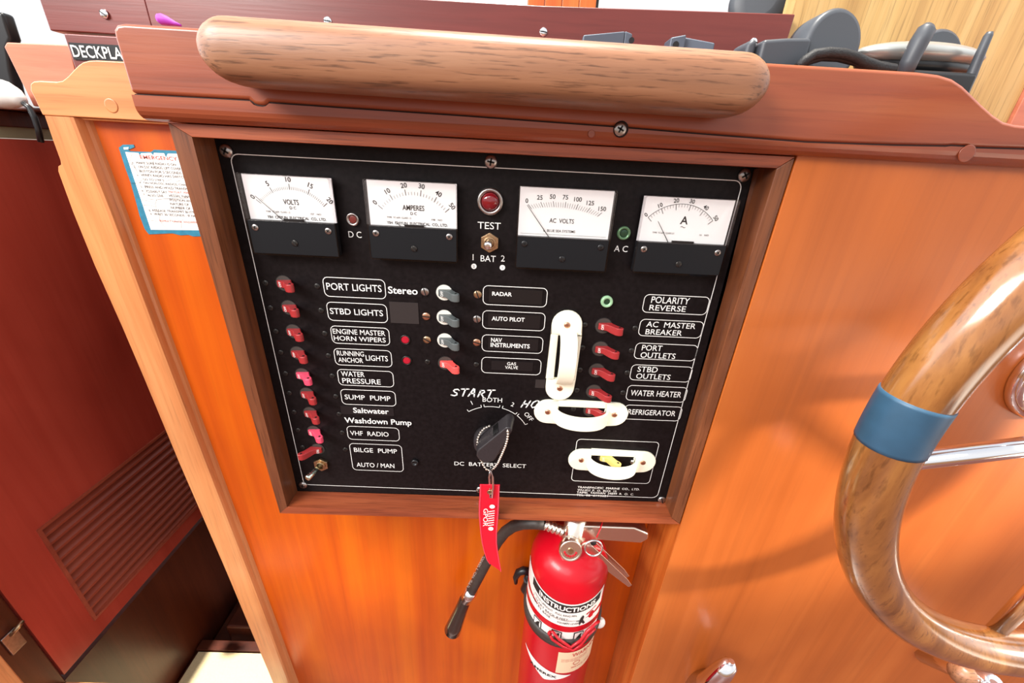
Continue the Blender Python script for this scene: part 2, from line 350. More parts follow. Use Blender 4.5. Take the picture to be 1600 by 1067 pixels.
# face frame round the plywood: stile with cove, shaped top rail
ff = thing('face_frame', 'honey-coloured wooden face frame with stepped top left corner beside the switch panel', 'cabinet trim', (-0.30, 0.03, 1.0))
YF = 0.030
ST = [(0.30, -0.3120, -0.2830), (0.588, -0.3174, -0.2890), (0.69, -0.3205, -0.2912), (0.80, -0.3232, -0.2937), (0.92, -0.3273, -0.2973), (0.99, -0.3299, -0.2990), (1.095, -0.3322, -0.3017), (1.151, -0.3340, -0.3030), (1.207, -0.3368, -0.3040), (1.25, -0.3372, -0.3047), (1.2800, -0.3362, -0.3058), (1.2835, -0.3348, -0.3060), (1.2850, -0.3320, -0.3060), (1.2880, -0.3312, -0.3062), (1.301, -0.3309, -0.3066), (1.3180, -0.3300, -0.3072)]
b = MB(); secs = []
for z, xl, xr in ST:
    secs.append([Vector((x, y, z)) for x, y in ((xl, 0.056), (xl, YF+0.0016), (xl+0.0016, YF), (xr-0.0036, YF), (xr-0.0014, YF+0.0008), (xr-0.0004, YF+0.0028), (xr+0.0008, YF+0.0060), (xr+0.0022, YF+0.0078), (xr+0.0034, YF+0.0100), (xr+0.0034, 0.056))])
b.loft(secs); b.build('stile', W_FACE, ff)
b = MB()
pp = [(52, 184), (47, 140), (47, 131), (52, 127), (62, 126), (88, 127.5), (97, 126), (106, 119), (115, 109), (122, 102), (129, 97), (138, 94.5), (150, 94), (230, 97)]
q_ = [at(u, v, YF) for u, v in pp]; poly = [(-0.3300, 1.3182)] + [(p.x, p.z) for p in q_[1:-1]] + [(-0.19, q_[-1].z), (-0.19, 1.3182)]
b.prism(poly, YF, 0.056)
b.prism([(-0.3065, 1.3182), (-0.3030, 1.3166), (-0.19, 1.3166), (-0.19, 1.3182)], YF+0.002, 0.056)
b.build('top_rail', W_FACEX, ff, bevel=0.0014)
b = MB(); b.lathe([(0.0047, 0), (0.0047, 0.0004), (0.0040, 0.0005)], (at(174, 165, YF).x, YF+0.0002, at(174, 165, YF).z)); b.build('plug', W_FACEX, ff)

# ================================================================== TOP BEAM
bm_ = thing('panel_beam', 'dark red wooden beam with a long crack running above the switch panel', 'beam', (0.05, -0.005, 1.34))
XB = -0.2105
crack = [(-0.2105, 1.3297), (-0.1414, 1.3297), (-0.1395, 1.3279), (-0.1375, 1.3273), (-0.1345, 1.3271), (-0.1325, 1.3275), (-0.1302, 1.3291), (-0.09, 1.3286), (-0.02, 1.3279), (0.04, 1.3270), (0.0766, 1.3265), (0.13, 1.3252), (0.1958, 1.3239), (0.25, 1.3248), (0.2830, 1.3259), (0.2860, 1.3264), (0.2950, 1.3264), (0.2975, 1.3258), (0.34, 1.3268), (0.60, 1.3270)]
YB = -0.030
secs = []
for x, z in crack:
    secs.append([Vector((x, YB, z - 0.0003)), Vector((x, YB, 1.3235))] + [Vector((x, YB + 0.0075*(1-math.cos(a)), 1.3235 - 0.0070*math.sin(a))) for a in (0.35, 0.7, 1.05, 1.35, 1.57)] + [Vector((x, YF-0.0005, 1.3165)), Vector((x, YF-0.0005, z - 0.0003))])
b = MB(); b.loft(secs); b.build('lower_strip', W_BEAM, bm_)
top = [(0.60, 1.339), (0.3300, 1.3391), (0.3190, 1.3395), (0.3110, 1.3408), (0.3030, 1.3440), (0.2930, 1.3490), (0.2840, 1.3538), (0.2770, 1.3575), (0.2690, 1.3606), (0.2600, 1.3622), (0.2480, 1.3628), (-0.2030, 1.3638), (-0.2075, 1.3630), (-0.2100, 1.3605), (-0.2105, 1.3570)]
poly = [(x, z + 0.0003) for x, z in crack] + top
b = MB(); b.prism(poly, YB, YF-0.0005); b.build('upper_board', W_BEAM, bm_, bevel=0.0022, seg=3)
b = MB(); b.box((XB+0.001, YB+0.0012, 1.3225), (0.60, YF-0.0006, 1.3300)); b.build('crack_filler', M_CRACK, bm_)
def screw_mb(c, r, dome=0.0012, kind='cross', ang=20, ax=(0,-1,0)):
    b = MB(); c = Vector(c)
    b.lathe([(r, 0), (r*0.97, dome*0.5), (r*0.75, dome*0.85), (r*0.4, dome*1.0), (0, dome*1.03)], c, ax, 18, 0)
    R = Matrix.Rotation(math.radians(ang), 4, 'Y')
    for k in ((0, 1) if kind == 'cross' else (0,)):
        R2 = Matrix.Translation(c + Vector((0, -dome*0.98, 0))) @ Matrix.Rotation(math.radians(ang + 90*k), 4, 'Y')
        q = 0.55 if kind == 'cross' else 0.92
        b.box((-r*q, -0.00022, -r*0.13), (r*q, 0.0001, r*0.13), 1, R2)
    return b
p = at(970, 202, YB); b = MB(); b.lathe([(0.0046, 0), (0.0046, 0.0003), (0.0040, 0.0003)], (p.x, YB, p.z), n=20); b.build('screw_recess', M_CRACK, bm_)
screw_mb((p.x-0.0004, YB-0.0004, p.z), 0.0038, 0.0010, 'cross', 25).build('screw', [M_STEEL, M_SLOT], bm_)
p = at(1510, 240, YB); b = MB(); b.lathe([(0.0050, 0), (0.0050, 0.0004), (0.0045, 0.0005)], (p.x, YB, p.z), n=20); b.build('plug', W_BEAM, bm_)
p = at(924, 209, YB); b = MB(); b.lathe([(0.0022, 0), (0.0020, 0.0003)], (p.x, YB, p.z), n=16); b.build('plug', W_BEAM, bm_)

# grab rail on the beam: rounded bar with full round ends
b = MB(); y1, y0 = YB, -0.062; zc, hh = 1.3490, 0.0150; x0, x1 = -0.1485, 0.1500
secs = []
def gsec(x, k, dz=0.0):
    S = []
    for i in range(24):
        a = 2*math.pi*i/24; c, s_ = math.cos(a), math.sin(a); e = 0.62
        yy = (abs(c)**e)*(1 if c > 0 else -1); zz = (abs(s_)**e)*(1 if s_ > 0 else -1)
        S.append(Vector((x, (y0+y1+0.004)/2 + yy*(y1+0.004-y0)/2*(0.55+0.45*k), zc + dz + zz*hh*k)))
    return S
N_ = 10
for i in range(N_+1):
    t = i/N_; a = math.pi/2*t; secs.append(gsec(x0 + 0.015*(1-math.sin(a)) - 0.0, max(0.03, math.sqrt(max(0, 1-(1-math.sin(a))**2))), 0.0008) if False else gsec(x0 + 0.0165*(1-math.cos(a)), max(0.05, math.sin(a)), 0.0010))
for i in range(N_+1):
    t = i/N_; a = math.pi/2*(1-t); secs.append(gsec(x1 - 0.0165*(1-math.cos(a)), max(0.05, math.sin(a)), -0.0012))
b.loft(secs, smooth=True)
gr = b.build('grab_rail', W_GRAB); tag(gr, 'thick rounded wooden grab rail fixed to the front of the beam', 'grab rail')

# shelf behind the beam and what stands on it
b = MB(); b.box((-0.205, 0.030, 1.344), (0.285, 0.1285, 1.358)); tag(b.build('instrument_shelf', W_BOARD, bevel=0.001), 'dark narrow shelf behind the top beam', 'shelf')
bb = thing('back_board', 'long dark red board with slotted screws behind the grab rail', 'board', (-0.05, 0.13, 1.40))
b = MB(); x2 = -0.300
b.prism([(-0.3895, 1.3872), (-0.3890, 1.4270), (x2-0.0003, 1.4270), (x2-0.0003, 1.3872)], 0.121, 0.137); b.build('short_plank', W_BOARD, bb, bevel=0.001)
b = MB(); b.prism([(x2+0.0003, 1.3872), (x2+0.0003, 1.4230), (0.036, 1.4245), (0.2505, 1.4292), (0.2478, 1.3582), (-0.19, 1.3582), (-0.21, 1.3872)], 0.120, 0.137); b.build('long_plank', W_BOARD, bb, bevel=0.001)
for u, v in ((163, 22), (512, 33), (849, 50), (1177, 66)):
    p = at(u, v, 0.120); screw_mb((p.x, 0.1200, p.z), 0.0034, 0.0012, 'slot', 8 if u > 200 else 35).build('screw', [M_CHROME, M_SLOT], bb)
# name block at the left end of the shelf
nb = thing('name_block', 'wooden block with a black nameplate reading DECKPLATE beside the beam end', 'name plate', (-0.31, 0.10, 1.36))
b = MB(); b.box((-0.3575, 0.098, 1.335), (-0.19, 0.120, 1.3815)); b.build('block', W_BOARD, nb, bevel=0.001)
q0, q1 = at(108, 66.5, 0.0978), at(112, 93, 0.0978)
b = MB(); b.box((q0.x, 0.0970, q1.z), (-0.2700, 0.0978, q0.z), 0); b.build('nameplate', M_TAPE, nb)
a_, c_ = at(115, 88.5, 0.0966), at(181, 93.5, 0.0966)
b = MB(); b.text('DECKPLATE', (a_.x, a_.z), (c_.x-a_.x)*1.50, 0.0080, 0.0966, bold=0.012); b.build('lettering', M_WHITE, nb)
# pink board left of it
b = MB(); P = [at(*q, 0.15) for q in ((6, 73), (10, 66), (108, 70), (122, 130), (122, 170), (52, 166))]
b.prism([(p.x, p.z) for p in P], 0.15, 0.168); tag(b.build('end_board', W_PINK, bevel=0.001), 'salmon coloured board with slanted left end behind the DECKPLATE block', 'board')
b = MB(); b.box((-0.56, 0.15, 1.3257), (-0.36, 0.22, 1.3290)); tag(b.build('side_ledge', W_DARK, bevel=0.001), 'dark brown ledge under the white handset at upper left', 'ledge')
# white handset with cord
hs = thing('radio_handset', 'white handset with a black cord lying at the upper left edge', 'handset', (-0.52, 0.14, 1.33))
yH = 0.13
ctr = [at(u, v, yH) for u, v in ((-20, 142), (-5, 145), (10, 148), (22, 152), (32, 157), (38, 161))]
b = MB(); b.tube(ctr, [0.0105, 0.0125, 0.0120, 0.0095, 0.0060, 0.0035], 16); b.build('body', M_HANDSET, hs)
b = MB(); b.tube([at(u, v, yH - 0.002) for u, v in ((37, 161), (46, 168), (54, 184), (60, 202), (64, 222))], 0.0024, 8); b.build('cord', M_BLACK, hs)
b = MB(); b.prism([(p.x, p.z) for p in [at(u, v, 0.20) for u, v in ((-60, 15), (2, 18), (16, 60), (10, 76), (15, 112), (26, 158), (-60, 158))]], 0.20, 0.212)
tag(b.build('dark_case', M_BLACK, bevel=0.003), 'dark case at the far upper left edge above the handset', 'case')
# purple cord end
b = MB(); b.tube([at(u, v, -0.004) for u, v in ((247, 28), (252, 30), (262, 33), (274, 37), (283, 40))], [0.0022, 0.0030, 0.0024, 0.0012, 0.0006], 10)
tag(b.build('cord_end', M_PURPLE), 'frayed purple cord end lying on the beam top', 'cord')

# two grey blocks on the shelf
def wedge(name, label, front, side, yf, hole):
    t = thing(name, label, 'bracket', (at(front[0][0], front[0][1], yf).x, yf, 1.358), 'grey brackets on the shelf')
    b = MB(); A = [at(*q, yf) for q in front]; B = [at(*q, yf + 0.016) for q in side]
    n = 4; zb = 1.3581
    a = [Vector((A[0].x, yf, zb)), Vector((A[1].x, yf, zb)), A[1], A[0]]
    return t, a
def bracket(label, xa, xb, zl, zr, y0, y1, hole_right):
    t = thing('shelf_bracket', label, 'bracket', ((xa+xb)/2, (y0+y1)/2, 1.358), 'grey brackets on the shelf')
    b = MB()
    xs = [(xa, zl), (xb, zr)]
    v = [Vector((xa, y0 if hole_right else y0+0.006, 1.3581)), Vector((xb, y0+0.006 if hole_right else y0, 1.3581)), Vector((xb, y1, 1.3581)), Vector((xa, y1, 1.3581))]
    tp = [Vector((p.x, p.y, z)) for p, z in zip(v, (zl, zr, zr-0.002, zl-0.002))]
    b.add(v + tp, [(3,2,1,0), (4,5,6,7), (0,1,5,4), (1,2,6,5), (2,3,7,6), (3,0,4,7)])
    b.build('body', M_STEELGREY, t, bevel=0.0012)
    return t, v, tp
t, v, tp = bracket('grey bracket with a hole in its right end behind the grab rail', 0.0655, 0.0985, 1.3945, 1.4000, 0.070, 0.086, True)
t.location.z = 1.358
b = MB(); b.prism([(0.0985, 1.3581), (0.1045, 1.3581), (0.1045, 1.3985), (0.0985, 1.4000)], 0.0765, 0.086); b.build('end_lug', M_STEELGREY, t, bevel=0.001)
p = at(987, 63, 0.0762); b = MB(); b.lathe([(0.0021, 0), (0.0021, 0.0004)], (p.x, 0.0765, p.z), n=14); b.build('hole', M_SLOT, t)
t, v, tp = bracket('grey bracket with a hole in its left end behind the grab rail', 0.1445, 0.1675, 1.3985, 1.3945, 0.070, 0.086, False)
b = MB(); b.prism([(0.1325, 1.3581), (0.1445, 1.3581), (0.1445, 1.3985), (0.1330, 1.3962)], 0.0705, 0.086); b.build('end_lug', M_STEELGREY, t, bevel=0.001)
p = at(1056, 70, 0.0702); b = MB(); b.lathe([(0.0024, 0), (0.0024, 0.0004)], (p.x, 0.0705, p.z), n=14); b.build('hole', M_SLOT, t)

# headset-like grey earpiece with band, tray and cord
hd = thing('headset', 'dark grey headset with round ear cup and band lying on the shelf at right', 'headset', (0.22, 0.05, 1.358))
yT = 0.03
P = [at(u, v, yT) for u, v in ((1195, 90), (1345, 101), (1345, 108), (1195, 98))]
b = MB(); b.box((0.172, 0.026, 1.3581), (0.2520, 0.070, 1.3735)); b.build('base_tray', M_BLACK, hd, bevel=0.001)
b = MB()
for s_, e_ in (((1167, 1183)), ((1187, 1262))):
    top_ = [at(u, 62 + (3 if s_ == 1167 and u < 1175 else 0), 0.040) for u in (s_, (s_+e_)/2, e_)]
    xa, xb = top_[0].x, top_[-1].x
    b.prism([(xa, 1.3736), (xb, 1.3736), (xb, top_[-1].z), ((xa+xb)/2, top_[1].z), (xa, top_[0].z - 0.001)], 0.034 + (0.004 if s_ == 1167 else 0), 0.062, smooth=False)
b.build('band', M_DARKGREY, hd, bevel=0.003, seg=3)
c0 = at(1300, 73, 0.038)
b = MB(); b.lathe([(0.0210, 0), (0.0220, 0.002), (0.0220, 0.016), (0.0205, 0.018), (0.0185, 0.0185)], (c0.x, 0.058, c0.z), (0.12, -1, 0.10), 36); b.build('ear_cup', M_DARKGREY, hd)
b = MB(); b.lathe([(0.0215, 0), (0.0235, 0.003), (0.0235, 0.009), (0.021, 0.011)], (c0.x + 0.0035, 0.067, c0.z - 0.0004), (0.12, -1, 0.10), 36); b.build('ear_pad', M_BLACK, hd)
b = MB(); b.tube([at(u, v, 0.024) for u, v in ((1246, 106), (1258, 94), (1272, 85), (1295, 82), (1318, 84), (1336, 89), (1352, 97), (1372, 104), (1396, 108))], 0.0032, 10); b.build('cord', M_CORD, hd)
b = MB(); b.tube([at(u, v, 0.027) for u, v in ((1250, 108), (1264, 95), (1285, 89), (1310, 90), (1335, 96), (1355, 103))], 0.0026, 8); b.build('cord', M_CORD, hd)
# holder with two arms and silver oval device
ho = thing('device_holder', 'black holder with two upright arms at the right end of the shelf', 'holder', (0.33, 0.04, 1.36))
def slab(pix, y, rad): return [at(u, v, y) for u, v in pix]
b = MB(); b.tube(slab(((1412, 118), (1420, 98), (1436, 66), (1448, 46), (1452, 42)), 0.040, 0), [0.0050, 0.0055, 0.0058, 0.0055, 0.0040], 14); b.build('arm', M_DARKGREY, ho)
b = MB(); b.tube(slab(((1494, 142), (1508, 136), (1516, 122), (1530, 88), (1544, 56), (1547, 50)), 0.044, 0), [0.0030, 0.0036, 0.0034, 0.0030, 0.0026, 0.0018], 12); b.build('arm', M_DARKGREY, ho)
b = MB(); b.box((0.298, 0.040, 1.3581), (0.352, 0.075, 1.3790)); b.build('base', M_BLACK, ho, bevel=0.003)
dv = thing('oval_device', 'silver oval device lying in the black holder', 'device', (0.31, 0.07, 1.385))
c0 = at(1435, 88, 0.068)
b = MB(); b.ball(c0, 1.0, n=28, k=(0.0500, 0.0180, 0.0085)); b.build('shell', M_SILVER, dv)
b = MB(); b.ball(c0 + Vector((0.002, 0.002, -0.0075)), 1.0, n=28, k=(0.0470, 0.0165, 0.0085)); b.build('underside', M_BLACK, dv)
b = MB(); c1 = at(1478, 72, 0.082); b.lathe([(0.020, 0), (0.0215, 0.002), (0.0215, 0.007), (0.019, 0.009)], (c1.x, 0.095, c1.z - 0.009), (0, -1, 0.1), 30); b.build('rear_disc', M_DARKGREY, dv)

# pale wooden bulkhead at upper right, far planks and round dark thing by the window
b = MB(); xa, xb = 0.2530, 0.4860
b.box((xa, 0.130, 1.2), (xb, 0.146, 1.75)); struct('wall_side', b, W_LIGHT)
b = MB(); b.box((xb+0.0005, 0.126, 1.2), (0.62, 0.146, 1.75)); struct('trim_9', b, W_PINK, 0.001)
b = MB()
for i in range(4): b.box((0.030+0.031*i, 0.60, 1.30), (0.0603+0.031*i, 0.62, 1.75))
struct('wall_far', b, M_ORANGEPLANK, 0.0015)
b = MB(); b.box((0.1540, 0.602, 1.30), (0.1580, 0.618, 1.75)); struct('trim_10', b, M_BLACK)
b = MB(); c0 = at(1190, 12, 0.19); b.lathe([(0.024, 0), (0.027, 0.003), (0.027, 0.010), (0.022, 0.013), (0.014, 0.014)], (c0.x - 0.002, 0.195, c0.z + 0.004), (-0.35, -1, 0.1), 32); b.ball((c0.x+0.010, 0.183, c0.z), 0.010, k=(1, 0.6, 1.2), n=16)
b.tube([(c0.x, 0.195, c0.z + 0.004), (c0.x + 0.012, 0.185, c0.z + 0.006), (0.285, 0.1462, c0.z + 0.008)], 0.004, 10)
tag(b.build('fan_housing', M_DARKGREY), 'dark rounded housing at the window edge by the pale bulkhead', 'housing')

# ================================================================== PANEL FRAME (mitred)
XO0, XO1, XI0, XI1 = -0.2003, 0.1978, -0.1877, 0.1880
XO0B = -0.1962
ZO0, ZO1, ZI0L, ZI0R, ZI1 = 0.9800, 1.3160, 0.9886, 0.9925, 1.3086
ZO0R = 0.9850
fr = thing('teak_surround', 'dark teak frame with mitred corners round the black switch panel', 'frame', (0, 0, 0.98))
def mitre(name, quad, m):
    b = MB(); b.prism(quad, YR, -0.0004); n_ = len(b.v)
    cx_ = [q for q in quad]; b.prism([(x if abs(x) > 0.19 else (x - 0.004 if x < 0 else x + 0.004), z if (z > 1.31 or z < 0.988) else (z + 0.004 if z > 1.2 else z - 0.004)) for x, z in quad], -0.0004, YP - 0.0003); return b.build(name, m, fr, bevel=0.0009)
mitre('left_stile', [(XO0B, ZO0), (XI0, ZI0L), (XI0, ZI1), (XO0, ZO1)], W_FRAME)
mitre('right_stile', [(XI1, ZI0R), (XO1, ZO0R), (XO1, ZO1), (XI1, ZI1)], W_FRAME)
mitre('top_rail', [(XI0, ZI1), (XI1, ZI1), (XO1, ZO1), (XO0, ZO1)], W_FRAMEX)
mitre('bottom_rail', [(XO0B, ZO0), (XO1, ZO0R), (XI1, ZI0R), (XI0, ZI0L)], W_FRAMEX)

# ================================================================== SWITCH PANEL
pn = thing('switchboard', 'black engraved electrical switchboard set in the dark teak frame', 'electrical panel', (0, 0.001, 0.99))
b = MB(); b.prism([(XI0-0.003, ZI0L-0.003), (XI1+0.003, ZI0R-0.003), (XI1+0.003, ZI1+0.003), (XI0-0.003, ZI1+0.003)], 0.0, 0.003); b.build('panel_plate', M_PLATE, pn)
ov = rrect(-0.1800, 0.9973, 0.1797, 1.2999, 0.006); iv = rrect(-0.1794, 0.9979, 0.1791, 1.2993, 0.0055)
b = MB(); b.strip(ov, iv, -0.0002); b.build('border_line', M_WHITE, pn)
LEG = [  # outline (left, top, right, bottom) in photo pixels at its corners, then the lines of writing
 ((503,432),(604,467.5), [('PORT LIGHTS',(510.6,452.4),(596.6,456.3),441.9)]),
 ((509,471),(606.7,504.7), [('STBD LIGHTS',(516.1,490),(598.8,494.2),481)]),
 ((515.3,508.2),(610.1,540.1), [('ENGINE MASTER',(520.4,521.2),(602.2,524.6),513.6),('HORN WIPERS',(522,530.6),(603,535.9),523.6)]),
 ((520.4,543.5),(613.5,573.8), [('RUNNING',(526.8,555),(569,557),547.7),('ANCHOR',(529.1,565.4),(567.6,567.1),558.3),('LIGHTS',(571.8,562.5),(606.4,565.1),554.4)]),
 ((526,576.2),(616.3,605.1), [('WATER',(533.3,587.4),(569.9,589.1),579.8),('PRESSURE',(535.3,597.8),(595.2,601.2),590.2)]),
 ((531.1,607.4),(619.6,634.9), [('SUMP  PUMP',(539,623.1),(610.4,627),615.9)]),
 ((540.9,665),(625,689.4), [('VHF  RADIO',(547.5,679.6),(607.5,682.2),672.9)]),
 ((545.1,692),(631.1,737), [('BILGE  PUMP',(553.5,706.3),(620.5,708),699.9),('AUTO / MAN',(557.7,729.9),(616.3,730.3),723.5)]),
 ((754.7,445.3),(853.6,480.3), []),
 ((753.9,484.3),(850.3,517.5), []),
 ((753,522.1),(847.1,552.7), []),
 ((752.4,557.2),(844.3,586.2), []),
 ((1007.7,459.1),(1102.8,492.5), [('POLARITY',(1016.9,473.1),(1076.3,475.5),463.2),('REVERSE',(1014,484.5),(1070.6,487.2),476)]),
 ((1001.2,497.8),(1093.9,528.8), [('AC  MASTER',(1009.5,510.2),(1085.9,514.2),501.8),('BREAKER',(1007.9,522.3),(1064.8,524.3),514.2)]),
 ((994.2,534.9),(1085,564.4), [('PORT',(1002.3,547.3),(1033.8,548.4),538.9),('OUTLETS',(1000,558.5),(1054.4,560.8),550.2)]),
 ((987.4,568.9),(1077,597.4), [('STBD',(995.5,580.5),(1026.8,582.1),572.2),('OUTLETS',(993.3,591.1),(1046.6,593.6),583.2)]),
 ((981.4,601.2),(1069.1,628.9), [('WATER HEATER',(984.7,617.7),(1063.4,621),609.1)]),
 ((976.9,631.8),(1061.2,658.1), [('REFRIGERATOR',(980.7,646.9),(1054.4,650.3),639)]),
 ((901.5,685.3),(1014.3,755.8), []),
]
for tl, br, lines in LEG:
    A, B_ = at(*tl), at(*br); b = MB(); r = 0.0042; wd = 0.00055
    b.strip(rrect(A.x, B_.z, B_.x, A.z, r), rrect(A.x+wd, B_.z+wd, B_.x-wd, A.z-wd, r-wd), -0.0002)
    for s, L, R, t in lines: b.ptext(s, L, R, t, -0.0002, bold=0.004)
    b.build('engraved_legend', M_WHITE, pn)
def word(lines, name='engraved_legend', m=M_WHITE, **k):
    b = MB()
    for s, L, R, t in lines: b.ptext(s, L, R, t, -0.0002, **k)
    return b.build(name, m, pn)
word([('TEST',(746.3,357.4),(782.3,358.4),346.8)]); word([('BAT',(750.9,408.3),(774.5,409.2),398.8)])
word([('D C',(545,370.5),(565.3,371.9),361)]); word([('A C',(959.1,392.5),(980.1,394),383.2)])
word([('DC  BATTERY  SELECT',(710,726.5),(821.7,731.4),720.9)])
word([('TRANSPACIFIC  MARINE  CO.,  LTD.',(902.4,762.5),(999,766),759.6),('WU-KU  P.  O.  BOX  15',(902,766.6),(962.7,769),763.8),('TAIPEI,  TAIWAN  24899  R.  O.  C.',(901,770.7),(990,773.6),767.8),('TEL: 02  6193621',(900.4,774.8),(949.5,776.2),772.0)])
for s, u, v, lu in (('1', 740.5, 416, 739.2), ('2', 785, 418, 785.6)):
    p = at(u, v); q = at(lu, v-9.6); b = MB(); b.text(s, (q.x, q.z), None, 0.0046, -0.0002, just='c'); b.build('engraved_legend', M_WHITE, pn)
    b = MB(); b.lathe([(0.0021, 0), (0.0021, 0.0002)], (p.x, 0, p.z), n=20, mi=0); b.text('2' if s == '1' else '1', (p.x, p.z-0.0009), None, 0.0018, -0.0004, just='c', mi=1); b.build('dot_mark', [M_WHITE, M_INK], pn)
# battery selector scale
KX, KZ, KR = 0.0069, 1.0642, 0.0364
b = MB()
for a0, a1 in ((124.9, 104.7), (100.6, 79.0), (74.7, 52.9), (49.5, 29.6)):
    b.line(arc(KX, KZ, KR, a0, a1, 14), 0.0006, -0.0002)
    for a in (a0, a1): b.line(arc(KX, KZ, KR, a, a, 1)[:1] + arc(KX, KZ, KR+0.0026, a, a, 1)[:1], 0.0006, -0.0002)
for s, L, R, t in [('BOTH',(754,627.6),(784.4,628.8),620.8)]: b.ptext(s, L, R, t, -0.0002)
for s, (u, v), a in (('1', (737,629), 25), ('2', (801,631.7), -20), ('OFF', (826.2,650.7), -50)):
    p = at(u, v); ra = math.radians(a); hx, hz = 0.0021*math.sin(ra), -0.0021*math.cos(ra)
    b.text(s, (p.x + hx, p.z + hz), None, 0.0042, -0.0002, ang=ra, just='c')
b.build('selector_scale', M_WHITE, pn)
# brush lettering START and HO...
HAND = {'S': [[(.9,.85),(.7,1),(.3,.95),(.15,.75),(.4,.55),(.75,.4),(.8,.15),(.5,0),(.05,.08)]], 'T': [[(0,.95),(1.0,1.0)],[(.55,1),(.45,0)]],
 'A': [[(0,0),(.5,1),(.6,.95),(.85,0)],[(.2,.38),(.75,.4)]], 'R': [[(.15,0),(.25,1)],[(.2,.95),(.7,1),(.85,.75),(.6,.55),(.25,.5)],[(.45,.5),(.9,0)]],
 'H': [[(.1,0),(.25,1)],[(.75,0),(.9,1)],[(.15,.5),(.8,.52)]], 'O': [[(.5,1),(.15,.75),(.05,.3),(.35,0),(.7,.15),(.9,.6),(.75,.95),(.5,1)]], 'U': [[(.1,1),(.05,.3),(.35,0),(.75,.2),(.85,1)]]}
def brush(s, L, R, top, slant, rise=0.0):
    a, c, t = at(*L), at(*R), at(L[0], top); n = len(s); cw = (c.x-a.x)/n; h = t.z-a.z; b = MB()
    for i, ch in enumerate(s):
        for st in HAND[ch]:
            pts = [(a.x + cw*(i + 0.82*x) + slant*h*y, a.z + (c.z-a.z)*i/n + h*(0.95+0.1*((i*7) % 3-1))*y) for x, y in st]
            b.line(pts, 0.00125, -0.00045)
            for q in (pts[0], pts[-1]): b.add([(q[0]+0.0006*math.cos(k), -0.00045, q[1]+0.0006*math.sin(k)) for k in [j*math.pi/4 for j in range(8)]], [tuple(range(8))])
    return b.build('handwritten_word', M_PAINTWHITE, pn)
brush('START', (704.5,617.5), (772,620.5), 605.5, 0.25); brush('HOU', (813,635.5), (857,638), 623.5, 0.3)
# screws of the panel
for u, v, k, a in ((353,236,'cross',30),(767,253,'cross',10),(1163.5,274,'cross',-35),(473.5,758,'cross',15),(750,765.5,'cross',0),(1034,781,'slot',70)):
    p = at(u, v, -0.001); screw_mb((p.x, 0, p.z), 0.0046 if v < 300 else 0.0042, 0.0024, k, a).build('screw', [M_STEEL, M_SLOT], pn)
# small screws either side of every breaker
SC_ = [(414.9,441.9),(422.8,480.8),(431.2,517.4),(438.8,550.3),(446.3,583.3),(452.2,613.8),(459.7,643.6),(465.9,671.7),(473,698.4),(495.7,447),(501.8,485),(507.7,520.9),(513.4,555.5),(519.2,587.1),(524.6,619.2),(530,646.8),(534.8,675.6),(539.8,702),
       (668.1,565.2),(744.2,569.4),(914,507.5),(910.2,543),(906.1,577.7),(901.2,609.2),(896,639),(992.3,512.7),(986.5,547.6),(979.7,582.2),(973.2,613.3)]
for i, (u, v) in enumerate(SC_):
    p = at(u, v); screw_mb((p.x, 0, p.z), 0.0024, 0.0009, 'cross', 17*i % 90).build('breaker_screw', [M_DSCREW, M_SLOT], pn)
for i, (u, v, m) in enumerate(((664,455.6,M_STEEL),(665.9,494,M_COPPER),(667.2,530.6,M_BRASS),(746.3,459.9,M_BRASS),(745.3,498.3,M_STEEL),(745,534.7,M_COPPER))):
    p = at(u, v); screw_mb((p.x, 0, p.z), 0.0034, 0.0012, 'slot', (75, 5, 30, 70, 80, 15)[i]).build('breaker_screw', [m, M_SLOT], pn)
p = at(648.8, 721, 0); b = MB(); b.lathe([(0.0036, 0), (0.0036, 0.0022), (0.0030, 0.0028), (0.0024, 0.0030), (0.0022, 0.0016), (0, 0.0016)], (p.x, 0, p.z), n=20); b.build('blanking_button', M_BLACK, pn)

# stick-on tape labels
def tape(label, tl, br, lines, m=M_TAPE, bold=0.016, y=-0.0004):
    A, B_ = at(*tl), at(*br)
    t = thing('tape_label', label, 'label', ((A.x+B_.x)/2, 0, B_.z), 'stick-on labels on the switch panel')
    b = MB(); b.box((A.x, y, B_.z), (B_.x, -0.00002, A.z)); b.build('tape', m, t)
    if lines:
        b = MB()
        for s, L, R, tp_ in lines: b.ptext(s, L, R, tp_, y - 0.0002, bold=bold)
        b.build('lettering', M_WHITE, t)
tape('black tape label reading Stereo', (606,441.5), (660,465), [('Stereo',(606.7,458),(652.8,460.3),447.6)], M_PLATE)
tape('blank brownish tape patch under the Stereo label', (608,471), (655,506), [], M_TAPEGHOST)
tape('black tape label reading Saltwater', (531.6,633.5), (616,649.5), [('Saltwater',(552.2,644.2),(607.8,647.3),636.6)])
tape('tape label reading Washdown Pump', (536,652.5), (645,668.5), [('Washdown Pump',(538.7,658.9),(643.3,665.6),651)], M_PLATE)
tape('black tape label reading RADAR', (764,450), (846,476), [('RADAR',(768.9,461.2),(799.7,463.3),455.4)], bold=0.02)
tape('black tape label reading AUTO PILOT', (763,489), (843,513.5), [('AUTO PILOT',(768.2,500.2),(819.5,503),494.2)], bold=0.02)
tape('black tape label reading NAV INSTRUMENTS', (763,526), (840,548.5), [('NAV',(767.1,533.9),(784.3,534.5),527.8),('INSTRUMENTS',(766.5,541.6),(827.4,544.4),535.4)], bold=0.02)
tape('small black tape label reading GAS VALVE', (768,563), (832,580), [('GAS',(792.2,570.3),(806.2,570.9),565.8),('VALVE',(789,575.9),(809,576.9),571.4)], bold=0.01)
tape('small blank grey tape square left of the upright white guard', (837,592.5), (851,606), [], M_TAPEGHOST)

